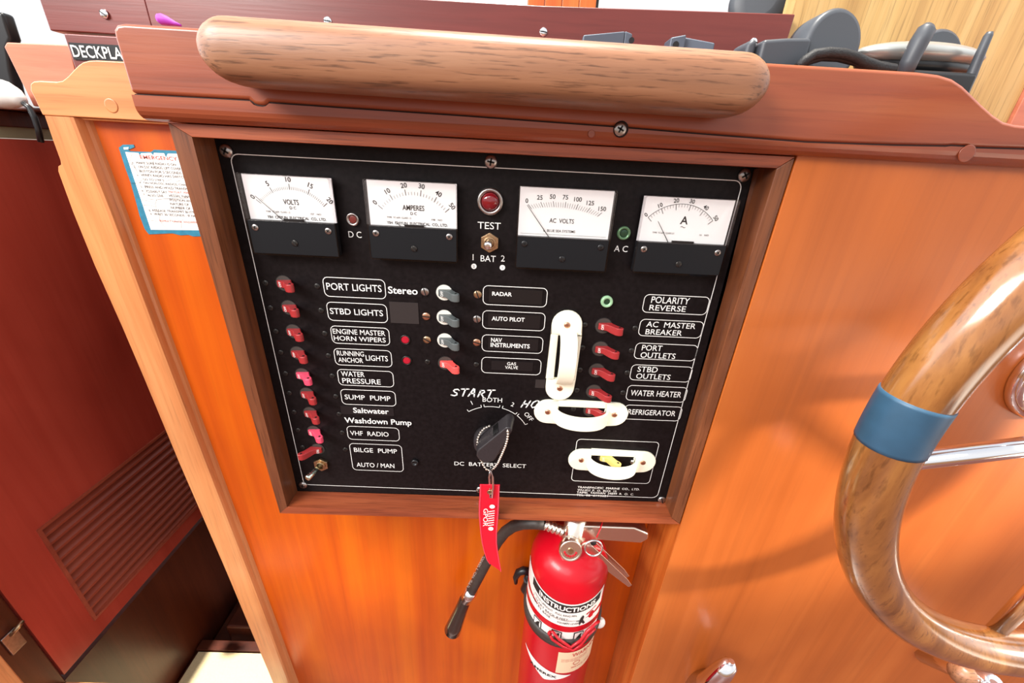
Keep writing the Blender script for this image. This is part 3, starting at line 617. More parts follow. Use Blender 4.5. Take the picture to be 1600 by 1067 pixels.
# ------------------------------------------------------------------ breakers
def breaker(name, label, pos, hm, disc, rad, mirror=False, white_rim=False):
    t = thing(name, label, 'switch', (0, 0, 0), 'breaker switches on the panel')
    b = MB(); b.lathe([(rad, 0), (rad, 0.0004), (rad*0.93, 0.0004), (rad*0.93, 0.0002), (0, 0.0002)], n=28, smooth=False)
    for i in range(len(b.m)): b.m[i] = 0
    b.build('socket_ring', M_SLOT, t)
    b = MB(); b.lathe([(rad*0.92, 0.0002), (rad*0.92, 0.00045), (0, 0.00045)], n=28, smooth=False); b.build('socket_disc', disc, t)
    s = -1 if mirror else 1
    pr_ = [(-4.2,0.4),(-4.6,2.0),(-3.6,3.2),(1.6,4.8),(4.2,8.2),(7.2,12.6),(9.6,13.9),(12.4,13.6),(13.6,11.9),(12.9,9.9),(10.2,7.4),(8.4,4.6),(7.0,2.4),(6.4,0.4)]
    h = 0.0032
    b = MB(); K = Matrix(((0.001*s,0,0,0),(0,0,-0.001,0),(0,1,0,0),(0,0,0,1)))
    n = len(pr_); a = [Vector((x*0.001*s, -o*0.001, -h*(0.86 if x < 2 else 1))) for x, o in pr_]; c = [Vector((x*0.001*s, -o*0.001, h*(0.86 if x < 2 else 1))) for x, o in pr_]
    b.add(a + c, [tuple(range(n)), tuple(range(2*n-1, n-1, -1))]); b.add(a + c, [(i, n+i, n+(i+1) % n, (i+1) % n) for i in range(n)])
    hd_ = b.build('handle', hm, t, bevel=0.0006)
    b = MB()
    ux = Vector((5.2, -1.6, 0)).normalized()
    def fn(px, pz):   # OFF written up the sloping face at the foot of the handle
        return Vector(((-1.3 + 0)*0.001*s, -0.00405, 0)) + Vector((ux.x*s, ux.y, 0))*px + Vector((0, -0.0001, 1))*pz
    b.text('OFF', (0.00095, -0.0022), 0.0044, 0.0021, 0, ang=math.pi/2, fn=fn, bold=0.01); b.build('off_mark', M_WHITE, hd_)
    b = MB(); b.lathe([(0.0009, 0), (0.0009, 0.0003)], (0.0104*s, -0.0113, h), (0, 0, 1), 12); b.build('eye_hole', M_SLOT, hd_)
    t.location = pos
    return t
DISC_DARK = mat('socket_grey', rgb(66,60,56), 0.5)
DISC_WHITE = mat('socket_white', rgb(226,222,212), 0.45)
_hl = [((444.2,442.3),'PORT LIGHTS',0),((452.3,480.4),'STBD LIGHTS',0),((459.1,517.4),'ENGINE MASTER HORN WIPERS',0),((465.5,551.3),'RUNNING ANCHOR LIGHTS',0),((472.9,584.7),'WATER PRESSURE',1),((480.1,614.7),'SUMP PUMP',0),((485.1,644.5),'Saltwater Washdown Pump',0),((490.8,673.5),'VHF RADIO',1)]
p0 = at(*_hl[0][0]); first = breaker('breaker_switch', 'red breaker switch level with the PORT LIGHTS legend', p0, M_RED, DISC_DARK, 0.0066)
pk = None
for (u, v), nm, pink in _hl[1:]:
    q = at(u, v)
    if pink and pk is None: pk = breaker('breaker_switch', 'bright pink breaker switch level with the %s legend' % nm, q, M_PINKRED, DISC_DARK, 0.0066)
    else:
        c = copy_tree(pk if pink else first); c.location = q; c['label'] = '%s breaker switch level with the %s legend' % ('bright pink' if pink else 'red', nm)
q = at(497, 701); breaker('breaker_switch', 'red breaker switch thrown to the left beside the BILGE PUMP legend', q, M_RED, DISC_DARK, 0.0066, mirror=True)
gy = None
for (u, v), nm in (((694.3,456.9),'RADAR'),((694.7,495.5),'AUTO PILOT'),((695.3,531.5),'NAV INSTRUMENTS')):
    q = at(u, v)
    if gy is None: gy = breaker('breaker_switch', 'grey breaker switch on white disc beside the RADAR label', q, M_GREYB, DISC_WHITE, 0.0070)
    else: c = copy_tree(gy); c.location = q; c['label'] = 'grey breaker switch on white disc beside the %s label' % nm
breaker('breaker_switch', 'coral red breaker switch below the three grey ones beside GAS VALVE', at(696.2,567.1), M_BRIGHTRED, DISC_DARK, 0.0068)
rt = None
for (u, v), nm in (((942.8,508.6),'AC MASTER BREAKER'),((937.6,544.6),'PORT OUTLETS'),((932,578.4),'STBD OUTLETS'),((927.5,611),'WATER HEATER'),((921.9,640.3),'REFRIGERATOR, half hidden by the white guard')):
    q = at(u, v)
    if rt is None: rt = breaker('breaker_switch', 'red breaker switch beside the AC MASTER BREAKER legend', q, M_RED, DISC_DARK, 0.0072)
    else: c = copy_tree(rt); c.location = q; c['label'] = 'red breaker switch beside %s' % nm; c.scale = (0.9, 0.70, 1) if 'half' in nm else (1, 1, 1)
breaker('breaker_switch', 'yellowed breaker switch inside the lowest white guard', at(944,714), M_YELLOW, DISC_DARK, 0.0066)
p = at(988.5, 720.5); b = MB(); b.lathe([(0.0030, 0), (0.0030, 0.001), (0.0022, 0.0024), (0, 0.003)], (p.x, 0, p.z), n=16); b.build('screw', M_STEEL, pn)

# ------------------------------------------------------------------ cream guards
def guard(label, c, vertical, L=0.0610):
    t = thing('switch_guard', label, 'switch guard', (0, 0, 0), 'white plastic guards over switches')
    R = 0.0125; e = 0.0030
    def half(sgn, w0, w1):   # bar along the edge of the opening
        return None
    b = MB()
    hl = L/2; ow = hl - 0.009                # half length of the opening
    out = [(hl + R*math.cos(math.radians(a)), R*math.sin(math.radians(a))) for a in range(-90, 91, 15)]
    out += [(-hl + R*math.cos(math.radians(a)), R*math.sin(math.radians(a))) for a in range(90, 271, 15)]
    bw = 0.0062
    # two end pads and two bars make the plate with its slot
    endr = [(ow, -R)] + out[:13] + [(ow, R)]
    endl = [(-ow, R)] + out[13:] + [(-ow, -R)]
    b.prism(endr, -e, -0.0003); b.prism(endl, -e, -0.0003)
    b.prism([(-ow, bw), (ow, bw), (ow, R), (-ow, R)], -e, -0.0003)
    b.prism([(-ow, -R), (ow, -R), (ow, -0.0085), (-ow, -0.0085)], -e, -0.0003)
    b.build('base', M_CREAM, t, bevel=0.0007)
    secs = []; n = 28; D = 0.0165; wz0, wz1 = -0.0088, 0.0052
    for i in range(n+1):
        a = math.pi*i/n; x = -(ow+0.003)*math.cos(a); o = D*(math.sin(a)**0.9 if math.sin(a) > 0 else 0) + e - 0.001
        dx, do = (ow+0.003)*math.sin(a), -D*math.cos(a)*-1
        nl = Vector((math.cos(a)*-1*0.6, 1*math.sin(a) + 0.2)).normalized(); th = 0.0026
        xi, oi = x - nl.x*th*0.9, max(o - nl.y*th, 0.0004)
        secs.append([Vector((x, -o, wz0)), Vector((x, -o, wz1)), Vector((xi, -oi, wz1)), Vector((xi, -oi, wz0))])
    b = MB(); b.loft(secs); b.build('arch', M_CREAM, t, bevel=0.0006)
    for s in (-1, 1):
        b = MB(); b.lathe([(0.0026, 0), (0.0024, 0.0005), (0.0012, 0.0008), (0, 0.0008)], (s*hl, -e, 0), n=16); b.build('screw', M_COPPER, t)
    t.location = c
    if vertical: t.rotation_euler = (0, math.radians(-90), 0)
    return t
p, q = at(886,508,-0.003), at(875,607,-0.003)
g1 = guard('upright cream plastic guard, taller of three, over a switch by the AC breakers', ((p.x+q.x)/2, 0, (p.z+q.z)/2), True, p.z-q.z)
p, q = at(856,643,-0.003), at(960,649,-0.003); guard('cream plastic guard lying across the REFRIGERATOR breaker', ((p.x+q.x)/2, 0, (p.z+q.z)/2), False, q.x-p.x)
p, q = at(908.5,718,-0.003), at(1004.5,724,-0.003); guard('lowest cream plastic guard over the yellow switch', ((p.x+q.x)/2, 0, (p.z+q.z)/2), False, q.x-p.x)

# ------------------------------------------------------------------ meters
def meter(label, x0, z1, W, H, split, marks, needle, scr, band=0.0):
    t = thing('panel_meter', label, 'meter', (x0 + W/2, 0, z1 - H), 'analog meters along the panel top')
    z0 = z1 - H; zs_ = z1 - split; D = 0.010; wl = 0.0011
    b = MB(); o = rrect(x0, z0, x0+W, z1, 0.0022, 3); i_ = rrect(x0+wl, z0+wl, x0+W-wl, z1-wl, 0.0014, 3); n = len(o)
    vv = [(x, -D, z) for x, z in o] + [(x, -D, z) for x, z in i_] + [(x, -0.0001, z) for x, z in o] + [(x, -0.0001, z) for x, z in i_]
    b.add(vv, [(i, (i+1) % n, n+(i+1) % n, n+i) for i in range(n)] + [(i, 2*n+i, 2*n+(i+1) % n, (i+1) % n) for i in range(n)] + [(n+i, n+(i+1) % n, 3*n+(i+1) % n, 3*n+i) for i in range(n)])
    b.build('case', M_CASE, t)
    b = MB(); b.box((x0+wl, -0.0052, zs_-0.002), (x0+W-wl, -0.0040, z1-wl)); b.build('dial', M_DIAL, t)
    b = MB(); marks(b, x0, zs_, W, split, -0.0054); b.build('dial_markings', [M_INK, M_INKFAINT], t)
    (ax, az), (bx, bz) = needle; b = MB(); X = lambda f: x0 + W*f; Z = lambda f: zs_ + split*f
    b.tube([(X(ax), -0.0070, Z(az)), (X(bx), -0.0070, Z(bz))], [0.00028, 0.00018], 6); b.build('needle', M_INK, t)
    b = MB(); b.box((x0+wl*0.9, -0.0098, z0+wl*0.9), (x0+W-wl*0.9, -0.0028, zs_)); b.build('cover_plate', M_METERBLK, t, bevel=0.0004)
    if band: b = MB(); b.box((X(0.40), -0.0070, zs_-0.0005), (X(0.40)+band, -0.0054, zs_+0.0013)); b.build('needle_stop', M_METERBLK, t)
    for f in (0.09, 0.905):
        screw_mb((X(f), -0.0098, zs_ - 0.0052), 0.0024, 0.0008, 'cross', 20 if f < .5 else 40).build('screw', [scr, M_SLOT], t)
    a = screw_mb((X(0.505), -0.0098, zs_ - 0.0150), 0.0024, 0.0009, 'slot', {0: 60}.get(0)); a.build('adjuster', [M_DSCREW if scr is not M_BLACK else M_BLACK, M_SLOT], t)
    b = MB(); b.box((x0+0.0002, -D-0.0006, zs_-0.0005), (x0+W-0.0002, -D, z1-0.0002)); b.build('window_pane', M_GLASS, t, bevel=0.0003)
    return t
def scale(fpiv, fr_, half, n_major, n_minor, labels, title, sub, maker, arcline=False, lang=None, l0=0.004, mid_minor=False, rot=True, capl=0.0031):
    def marks(b, x0, zs_, W, H, y):
        cx = x0 + W*fpiv[0]; cz = zs_ + H*fpiv[1]; R = fr_*W
        tot = n_major*n_minor
        for i in range(tot+1):
            f = i/tot; a = math.radians(90 + half - 2*half*f); maj = i % n_minor == 0
            ln = l0 if maj else l0*0.55
            r0, r1 = (R - ln, R) if arcline else (R - l0*0.35, R - l0*0.35 + ln)
            b.line([(cx + r0*math.cos(a), cz + r0*math.sin(a)), (cx + r1*math.cos(a), cz + r1*math.sin(a))], 0.00038 if maj else 0.00024, y, 0 if maj else 1)
        if arcline: b.line(arc(cx, cz, R, 90+half, 90-half, 40), 0.0003, y, 0)
        for k, s in enumerate(labels):
            a = math.radians(90 + half - 2*half*k/(len(labels)-1)); rr = R + (0.0012 if arcline else l0*0.65 + 0.0012)
            b.text(s, (cx + rr*math.cos(a), cz + rr*math.sin(a)), None, capl, y, ang=(a - math.pi/2), just='c', mi=0, bold=0.014)
        for s, fx, fz, cap, mi, wd in title: b.text(s, (x0 + W*fx, zs_ + H*fz), (W*wd if wd else None), cap, y, just='c', mi=mi, bold=0.014)
        if maker: maker(b, x0, zs_, W, H, y)
    return marks
A0, A1 = at(366.5, 268.8, -0.01), at(531, 400, -0.01)
mk1 = scale((0.515, -0.24), 0.470, 50, 4, 10, ['0', '5', '10', '15', '20'], [('VOLTS', 0.505, 0.36, 0.0034, 0, 0.17), ('D C', 0.515, 0.26, 0.0019, 0, None), ('TYPE  YC-670  CLASS 1.5', 0.34, 0.165, 0.0012, 1, 0.27), ('157   NO', 0.76, 0.155, 0.0012, 1, 0.12), ('YIH  CHYUN  ELECTRICAL  CO., LTD.', 0.54, 0.035, 0.0019, 0, 0.66)], '', None)
meter('leftmost meter, white dial marked VOLTS DC 0 to 20', A0.x, A0.z, A1.x-A0.x, 0.0560, 0.0312, mk1, ((0.40, 0.0), (0.135, 0.52)), M_STEEL, 0.014)
A0, A1 = at(565.8, 278, -0.01), at(715.6, 411, -0.01)
mk2 = scale((0.510, -0.24), 0.470, 50, 5, 5, ['0', '10', '20', '30', '40', '50'], [('AMPERES', 0.505, 0.36, 0.0034, 0, 0.24), ('D C', 0.505, 0.26, 0.0019, 0, None), ('TYPE  YC-670  CLASS 1.5', 0.34, 0.165, 0.0012, 1, 0.27), ('198   NO', 0.76, 0.155, 0.0012, 1, 0.12), ('YIH  CHYUN  ELECTRICAL  CO., LTD.', 0.54, 0.035, 0.0019, 0, 0.68)], '', None)
meter('second meter from left, white dial marked AMPERES DC 0 to 50', A0.x, A0.z, A1.x-A0.x, 0.0560, 0.0315, mk2, ((0.36, 0.0), (0.30, 0.10)), M_STEEL, 0.014)
def acv(b, x0, zs_, W, H, y):
    # flat arc, ticks fanning from a low pivot
    px, pz = x0 + W*0.475, zs_ - H*0.20
    X = lambda f: x0 + W*f
    Zt = lambda f: zs_ + H*(0.66 - 0.85*(f-0.475)**2 - 0.09*(f-0.475))
    for i in range(31):
        f = i/30; tx = X(0.125 + 0.735*f); tz = Zt(0.125 + 0.735*f); maj = i % 5 == 0
        d = Vector((tx-px, tz-pz)).normalized(); l = 0.0040 if maj else 0.0034
        o = 0.0 if maj else -0.0004
        b.line([(tx - d.x*l/2 + d.x*o, tz - d.y*l/2 + d.y*o), (tx + d.x*l/2 + d.x*o, tz + d.y*l/2 + d.y*o)], 0.00034 if maj else 0.00023, y, 0 if maj else 1)
    for k, s in enumerate(('0', '25', '50', '75', '100', '125', '150')):
        f = 0.090 + 0.790*k/6; b.text(s, (X(f), Zt(f) + 0.0036 - (0.0005 if k in (0, 6) else 0)), None, 0.0029, y, just='c', mi=0, bold=0.008)
    b.text('AC  VOLTS', (X(0.47), zs_ + H*0.29), W*0.26, 0.0030, y, just='c', mi=0, bold=0.008)
    b.text('BLUE SEA SYSTEMS', (X(0.475), zs_ + H*0.10), W*0.30, 0.0017, y, just='c', mi=0, bold=0.006)
    b.add([(X(0.285), y, zs_+H*0.10), (X(0.30), y, zs_+H*0.10), (X(0.29), y, zs_+H*0.15)], [(0, 1, 2)], 0)
    b.line([(X(0.04), zs_+H*0.045), (X(0.96), zs_+H*0.045)], 0.00015, y, 1)
A0, A1 = at(811, 289, -0.01), at(966, 297, -0.01)
meter('third meter from left, white dial marked AC VOLTS 0 to 150', A0.x, A0.z, A1.x-A0.x, 0.0585, 0.0345, acv, ((0.345, 0.0), (0.095, 0.62)), M_BLACK)
A0, A1 = at(1008.5, 304, -0.01), at(1150, 312, -0.01)
def sine(b, x0, zs_, W, H, y):
    b.line([(x0 + W*(0.465 + 0.05*k/8), zs_ + H*0.345 + 0.00045*math.sin(k/8*2*math.pi)) for k in range(9)], 0.00035, y, 0)
mk4 = scale((0.445, -0.165), 0.480, 47, 5, 5, ['0', '10', '20', '30', '40', '50'], [('A', 0.49, 0.41, 0.0054, 0, None), ('TYPE  YC-670  CLASS 2.5', 0.29, 0.18, 0.0011, 1, 0.24), ('16   NO', 0.74, 0.175, 0.0011, 1, 0.10)], '', sine, arcline=True, capl=0.0027)
meter('rightmost meter, white dial marked with a letter A, 0 to 50', A0.x, A0.z, 0.0672, 0.0555, 0.0322, mk4, ((0.355, 0.0), (0.20, 0.45)), M_STEEL, 0.016)

# ------------------------------------------------------------------ lamps
def lamp(label, u, v, r, ring, lens, dome, rr=0.62, h=0.0030, name='indicator_lamp', flat=False):
    p = at(u, v, -h*0.6); t = thing(name, label, 'lamp', (p.x, 0, p.z), 'indicator lamps on the panel')
    b = MB(); b.lathe([(r, 0), (r, h*0.5), (r*0.93, h*0.9), (r*0.82, h), (r*rr*1.05, h*0.85), (r*rr, h*0.4)], (p.x, 0, p.z), n=32); b.build('bezel', ring, t)
    b = MB(); k = r*rr
    b.lathe([(k, h*0.4), (k*0.97, h*0.5 + dome*0.35), (k*0.8, h*0.5 + dome*0.68), (k*0.5, h*0.5 + dome*0.9), (0, h*0.5 + dome)], (p.x, 0, p.z), n=32); b.build('lens', lens, t)
lamp('large red domed lamp above the TEST legend', 765.9, 315, 0.0097, M_STEEL, M_REDLENS, 0.0042, 0.66, 0.0042)
lamp('small dull red lamp above the DC legend', 551, 343, 0.0048, M_STEEL, M_DULLRED, 0.0004, 0.6, 0.002)
lamp('small green ringed lamp above the AC legend', 975, 364.5, 0.0051, M_GREENRING, M_GREENDARK, 0.0004, 0.58, 0.0026)
lamp('green lamp left of the POLARITY REVERSE legend', 948.4, 471.5, 0.0049, mat('pale_green', rgb(150,190,150), 0.25), M_GREENDARK, 0.0003, 0.5, 0.0030)
lamp('red indicator lamp right of the ENGINE MASTER legend', 633, 530.8, 0.0044, M_DSCREW, M_REDLED, 0.0003, 0.80, 0.0014)
lamp('red indicator lamp right of the RUNNING ANCHOR LIGHTS legend', 635.4, 563.2, 0.0043, M_DSCREW, M_REDLED, 0.0003, 0.80, 0.0014)

# ------------------------------------------------------------------ toggle switches
def toggle(label, base, tip, r0, r1, nutr, lever):
    t = thing('toggle_switch', label, 'switch', (base.x, 0, base.z))
    b = MB(); hx = [(base.x + nutr*math.cos(math.radians(60*i+30)), base.z + nutr*math.sin(math.radians(60*i+30))) for i in range(6)]
    b.prism(hx, -0.0028, -0.0001); b.lathe([(nutr*0.62, 0.0028), (nutr*0.62, 0.0045), (nutr*0.45, 0.0045), (nutr*0.42, 0.0030)], (base.x, 0, base.z), n=20); b.build('hex_nut', M_BRASS, t, bevel=0.0003)
    b = MB(); a = Vector((base.x, -0.003, base.z)); d = tip - a
    b.tube([a, a + d*0.5, a + d*0.92, a + d*0.985, tip], [r0, (r0+r1)/2, r1, r1*0.8, r1*0.35], 14); b.build('lever', lever, t)
M_LEVER = mat('greenish_chrome', (0.66, 0.76, 0.66, 1), 0.15, 1.0)
toggle('toggle switch with brass hexagonal nut below the TEST legend', at(765.3, 378.5), at(762, 384, -0.016), 0.0018, 0.0030, 0.0074, M_CHROME)
toggle('long-levered toggle switch at the lower left corner of the panel', at(503, 724), at(479, 748, -0.020), 0.0024, 0.0031, 0.0074, M_LEVER)

# ------------------------------------------------------------------ battery selector knob
kb = thing('selector_knob', 'black pointer knob of the DC battery selector', 'knob', (KX, 0, KZ))
b = MB(); b.lathe([(0.0150, 0), (0.0150, 0.004), (0.0142, 0.010), (0.0125, 0.0115), (0, 0.0115)], (KX-0.001, 0, KZ+0.001), n=32); b.build('collar', M_KNOB, kb)
def tear(k, y, tipx, tipz, r0=0.0092, r1=0.0034, c=(0.0, 0.0)):
    d = Vector((tipx - c[0], tipz - c[1])); L = d.length; a = math.atan2(d.y, d.x); be = math.acos(max(-1, min(1, (r0-r1)/L))); P = []
    for i in range(17):
        t_ = a + be + (2*math.pi - 2*be)*i/16; P.append(Vector((KX + c[0] + k*r0*math.cos(t_), y, KZ + c[1] + k*r0*math.sin(t_))))
    for i in range(9):
        t_ = a - be + 2*be*i/8; P.append(Vector((KX + tipx + k*r1*math.cos(t_), y, KZ + tipz + k*r1*math.sin(t_))))
    return P
b = MB(); c_ = (-0.0020, 0.0050)
b.loft([tear(1.05, -0.0108, 0.0165, 0.0330, 0.0098, 0.0040, c_), tear(1.05, -0.014, 0.0165, 0.0330, 0.0098, 0.0040, c_), tear(1.0, -0.0275, 0.0155, 0.0320, 0.0092, 0.0034, c_), tear(0.9, -0.0285, 0.0155, 0.0320, 0.0092, 0.0034, c_)], smooth=False)
b.build('pointer', M_KNOB, kb, bevel=0.0006)
b = MB(); d = Vector((0.0175, 0, 0.0270)).normalized(); nn = Vector((-d.z, 0, d.x))
for i in range(4):
    c0 = Vector((KX + c_[0], 0, KZ + c_[1])) + d*(0.0195 + 0.0016*i) + nn*(0.0072 - 0.00028*i)
    b.tube([c0 + Vector((0, -0.014, 0)), c0 + Vector((0, -0.027, 0)) - nn*0.0006], 0.00045, 6)
b.build('grip_ribs', M_SLOT, kb)

# key ring hanging on the knob
ky = thing('key_float', 'red strap key tag on a ball chain hanging from the selector knob', 'key tag', (0.006, -0.02, 1.04))
ch = [(764.5,665.7,-0.0125),(757,669,-0.0135),(750.5,676,-0.0145),(746.5,685,-0.016),(746,694,-0.018),(748,706,-0.020),(751,717,-0.022),(755,727,-0.024),(760,733,-0.026),(766,735,-0.027),(772,731,-0.026),(778,723,-0.028),(784.5,709,-0.030),(789.5,697,-0.031),(792.5,687,-0.031),(793.6,678,-0.030),(793.0,671,-0.0295)]
pts = [at(*q) for q in ch]; b = MB(); acc = 0.0; step = 0.00245; last = pts[0]; nxt = step
beads = [pts[0]]
for k in range(1, len(pts)):
    a, c = pts[k-1], pts[k]; L = (c-a).length
    while nxt <= acc + L:
        beads.append(a.lerp(c, (nxt-acc)/L)); nxt += step
    acc += L
for q in beads: b.ball(q, 0.00118, n=8)
b.tube(pts, 0.00025, 5); b.build('ball_chain', mat('bead_metal', (0.86, 0.78, 0.68, 1), 0.3, 0.9), ky)
yy = -0.0290
R0 = [at(766.5, 732, -0.0275), at(770, 745, yy), at(770.5, 762, yy), at(768.5, 777, yy), at(766, 777, yy+0.001), at(765.5, 760, -0.0265), at(764.5, 745, -0.026)]
b = MB(); b.tube(R0, 0.00105, 8, closed=True); b.build('split_ring', M_CHROME, ky)
L_ = [(749.5,757.5),(749.3,770),(748.2,785),(747.8,800),(748.6,815),(750.2,832),(752.5,848),(756,862),(760,874),(764.5,880.5)]
R_ = [(781,758),(780.5,770),(780.2,785),(779.4,800),(778.2,815),(776.8,832),(776.6,848),(778.2,862),(780.6,877),(783.5,893.5)]
def tagsec(f0, f1, yo):
    S = []
    for i, (l, r) in enumerate(zip(L_, R_)):
        ya = yy + 0.0012 + 0.0008*math.sin(i*0.8); a, c = at(*l, ya), at(*r, ya); S.append((a.lerp(c, f0) + Vector((0, yo, 0)), a.lerp(c, f1) + Vector((0, yo, 0))))
    return S
b = MB(); F_, B2 = tagsec(0, 1, 0), tagsec(0, 1, 0.0013)
b.loft([[f[0], f[1], k[1], k[0]] for f, k in zip(F_, B2)]); b.build('strap', M_TAG, ky, bevel=0.0004)
b = MB()
for f0, f1 in ((0.02, 0.075), (0.925, 0.98)):
    S = tagsec(f0, f1, -0.0004); b.loft([[q[0], q[1]] for q in S], caps=False, closed=False)
b.build('edge_stitching', M_TAGEDGE, ky)
p = at(766, 770, yy); b = MB(); b.lathe([(0.0030, 0), (0.0028, 0.0006), (0.0018, 0.0007), (0.0016, 0.0001)], (p.x, yy+0.0010, p.z), n=20); b.build('grommet', M_BRASS, ky)
b = MB(); yk = yy - 0.0001
def tg(u, v): q = at(u, v, yk); return (q.x, q.z)
for u, v in ((769, 791.5), (767, 826)):
    c0 = tg(u, v); b.add([(c0[0] + 0.0026*math.cos(k*math.pi/8), yk, c0[1] + 0.0026*math.sin(k*math.pi/8)) for k in range(16)], [tuple(range(16))])
for i in range(7):
    v = 798.5 + 3.6*i; b.line([tg(763.2 - 0.2*i, v + 1.0), tg(773.0 - 0.25*i, v - 0.4)], 0.0012, yk)
a0 = tg(755.6, 794.5); a1 = tg(754.8, 822.5)
b.text('GPOR', (a0[0], a0[1]), (a0[1]-a1[1]), 0.0042, yk, ang=-math.pi/2, bold=0.012); b.build('printed_emblem', M_WHITE, ky)

# ================================================================== EMERGENCY STICKER on the plywood
st = thing('radio_sticker', 'torn blue bordered white sticker with EMERGENCY radio instructions left of the panel frame', 'sticker', (-0.27, YP, 1.26))
ys = YP - 0.0004
def sk(x, y): return (180 + x/6.278, 210 + y/6.278)
def skp(x, y, yd=0.0): q = at(*sk(x, y), ys + yd); return (q.x, q.z)
blue = [(35,130),(75,100),(180,100),(190,125),(130,150),(150,165),(350,172),(380,150),(560,158),(700,165),(900,1000),(760,1000),(720,985),(640,990),(560,970),(330,980),(290,930),(240,800),(200,650),(150,470),(95,320)]
b = MB(); b.prism([skp(*q) for q in blue], ys, YP - 0.0001); b.build('blue_border', M_BLUEPAPER, st)
b = MB(); wp = [(98,172),(230,182),(240,215),(252,185),(350,180),(372,205),(380,180),(480,185),(498,225),(515,188),(560,188),(700,192),(880,940),(350,935)]
b.prism([skp(*q, -0.0002) for q in wp], ys - 0.0002, ys); b.prism([skp(80,128,-.0002), skp(130,124,-.0002), skp(128,146,-.0002), skp(85,148,-.0002)], ys-0.0002, ys); b.build('white_sheet', M_PAPER, st)
TX = [('1.',(170,287),(190,288),268),('MAKE SURE RADIO IS ON',(210,292),(595,303),270),('2.',(182,328),(200,328),310),('ON DSC RADIOS, LIFT COVER AND',(230,335),(720,347),311),('BUTTON FOR 5 SECONDS AND',(242,376),(735,390),352),('3.',(212,408),(232,408),392),('VERIFY RADIO HAS SWITCHED',(258,415),(735,427),392),('GO TO STEP 5',(275,452),(478,459),432),('4.',(240,480),(258,480),464),('ON NON-DSC RADIOS, CHANNEL',(282,490),(770,503),470),('5.',(250,522),(270,523),504),('PRESS AND HOLD TRANSMIT',(298,530),(745,542),508),('6.',(262,560),(282,561),543),('CLEARLY SAY:',(312,571),(515,576),548),('7.',(276,597),(296,598),580),('ALSO GIVE:',(320,609),(480,613),587),('VESSEL NAME',(525,614),(760,620),592),('POSITION AND',(540,657),(770,662),634),('NATURE OF',(545,694),(725,699),670),('NUMBER OF',(550,732),(740,737),708),('8.',(332,756),(352,757),736),('RELEASE TRANSMIT BUTTON',(370,762),(830,772),740),('9.',(345,790),(365,791),772),('WAIT 30 SECONDS - IF NO',(385,798),(800,806),776)]
b = MB()
for s, l, r, t_ in TX: b.ptext(s, sk(*l), sk(*r), sk(0, t_)[1], ys - 0.0004, mi=0)
for x, y in ((500,612),(520,655),(526,692),(528,730)):
    b.line([skp(x, y), skp(x+16, y), skp(x+12, y-20), skp(x-3, y-20), skp(x, y)], 0.00012, ys-0.0004, 0)
for cpts in (((170,190),(152,250),(160,285),(200,310)),((130,280),(185,300),(200,330),(225,380),(260,400),(262,450),(240,475),(160,478)),((345,180),(375,240),(380,300),(400,330)),((290,490),(310,570),(300,630),(400,640),(490,630),(640,625),(720,620)),((410,640),(398,680),(405,720),(440,790),(440,840)),((260,640),(340,655),(395,680)),((270,690),(330,690),(395,708)),((340,838),(410,850),(445,870)),((440,840),(480,900),(520,930)),((520,800),(560,850),(650,860),(610,810)),((650,860),(670,830)),((650,870),(655,920)),((500,460),(550,440),(600,465),(640,450),(690,475))):
    b.line([skp(*q) for q in cpts], 0.00018, ys - 0.00045, 2)
b.ptext('EMERGENCY', sk(248,240), sk(610,256), sk(0,205)[1], ys - 0.0004, mi=1, bold=0.006); b.ptext('MAYDAY  MAYDAY', sk(528,577), sk(800,585), sk(0,555)[1], ys-0.0004, mi=1)
b.ptext('REPEAT UNTIL ANSWERED', sk(440,862), sk(850,872), sk(0,842)[1], ys-0.0004, mi=1)
b.build('printed_text', [M_INK, M_REDINK, M_CRACK], st)

# ================================================================== LOUVRED DOOR
dr = tag(bpy.data.objects.new('door_1', None), kind='structure'); COL.objects.link(dr); dr.location = (-0.51, 0.2, 0.71)
XD = -0.5
vy0, vy1, vz0, vz1 = 0.0115, 0.36, 0.7365, 0.9015
b = MB()
for lo, hi in (((-0.520, -0.0355, 0.711), (XD, vy0, 1.2992)), ((-0.520, vy1, 0.711), (XD, 0.49, 1.2992)), ((-0.520, vy0, vz1), (XD, vy1, 1.2992)), ((-0.520, vy0, 0.711), (XD, vy1, vz0))): b.box(lo, hi)
b.build('leaf', W_DOOR, dr)
b = MB(); g_ = 0.0035
for lo, hi in (((XD-0.004, vy0, vz1-g_), (XD+0.002, vy1, vz1)), ((XD-0.004, vy0, vz0), (XD+0.002, vy1, vz0+g_)), ((XD-0.004, vy0, vz0+g_), (XD+0.002, vy0+g_, vz1-g_)), ((XD-0.004, vy1-g_, vz0+g_), (XD+0.002, vy1, vz1-g_))): b.box(lo, hi)
n = 12; h = (vz1 - vz0 - 2*g_)/n
b.box((-0.519, vy0+0.001, vz0+0.001), (-0.5145, vy1-0.001, vz1-0.001))
for i in range(n):
    z = vz0 + g_ + h*i; b.add([(-0.514, vy0, z+h), (-0.514, vy1, z+h), (-0.5005, vy1, z+h*0.25), (-0.5005, vy0, z+h*0.25), (-0.5005, vy0, z), (-0.5005, vy1, z), (-0.514, vy1, z+h*0.7), (-0.514, vy0, z+h*0.7)], [(0,1,2,3), (3,2,5,4), (4,5,6,7)])
b.build('louver_vent', wood('louver_red', rgb(150,66,48), rgb(164,76,54), rgb(176,86,62), 'y', 0.4, 0.1, pores=0.1), dr)
lt = thing('door_latch', 'small worn metal latch on the door jamb at lower left', 'latch', (-0.498, -0.05, 0.80))
b = MB(); b.box((-0.4988, -0.0580, 0.795), (-0.4965, -0.0440, 0.822)); b.build('plate', M_STEEL, lt, bevel=0.0008)
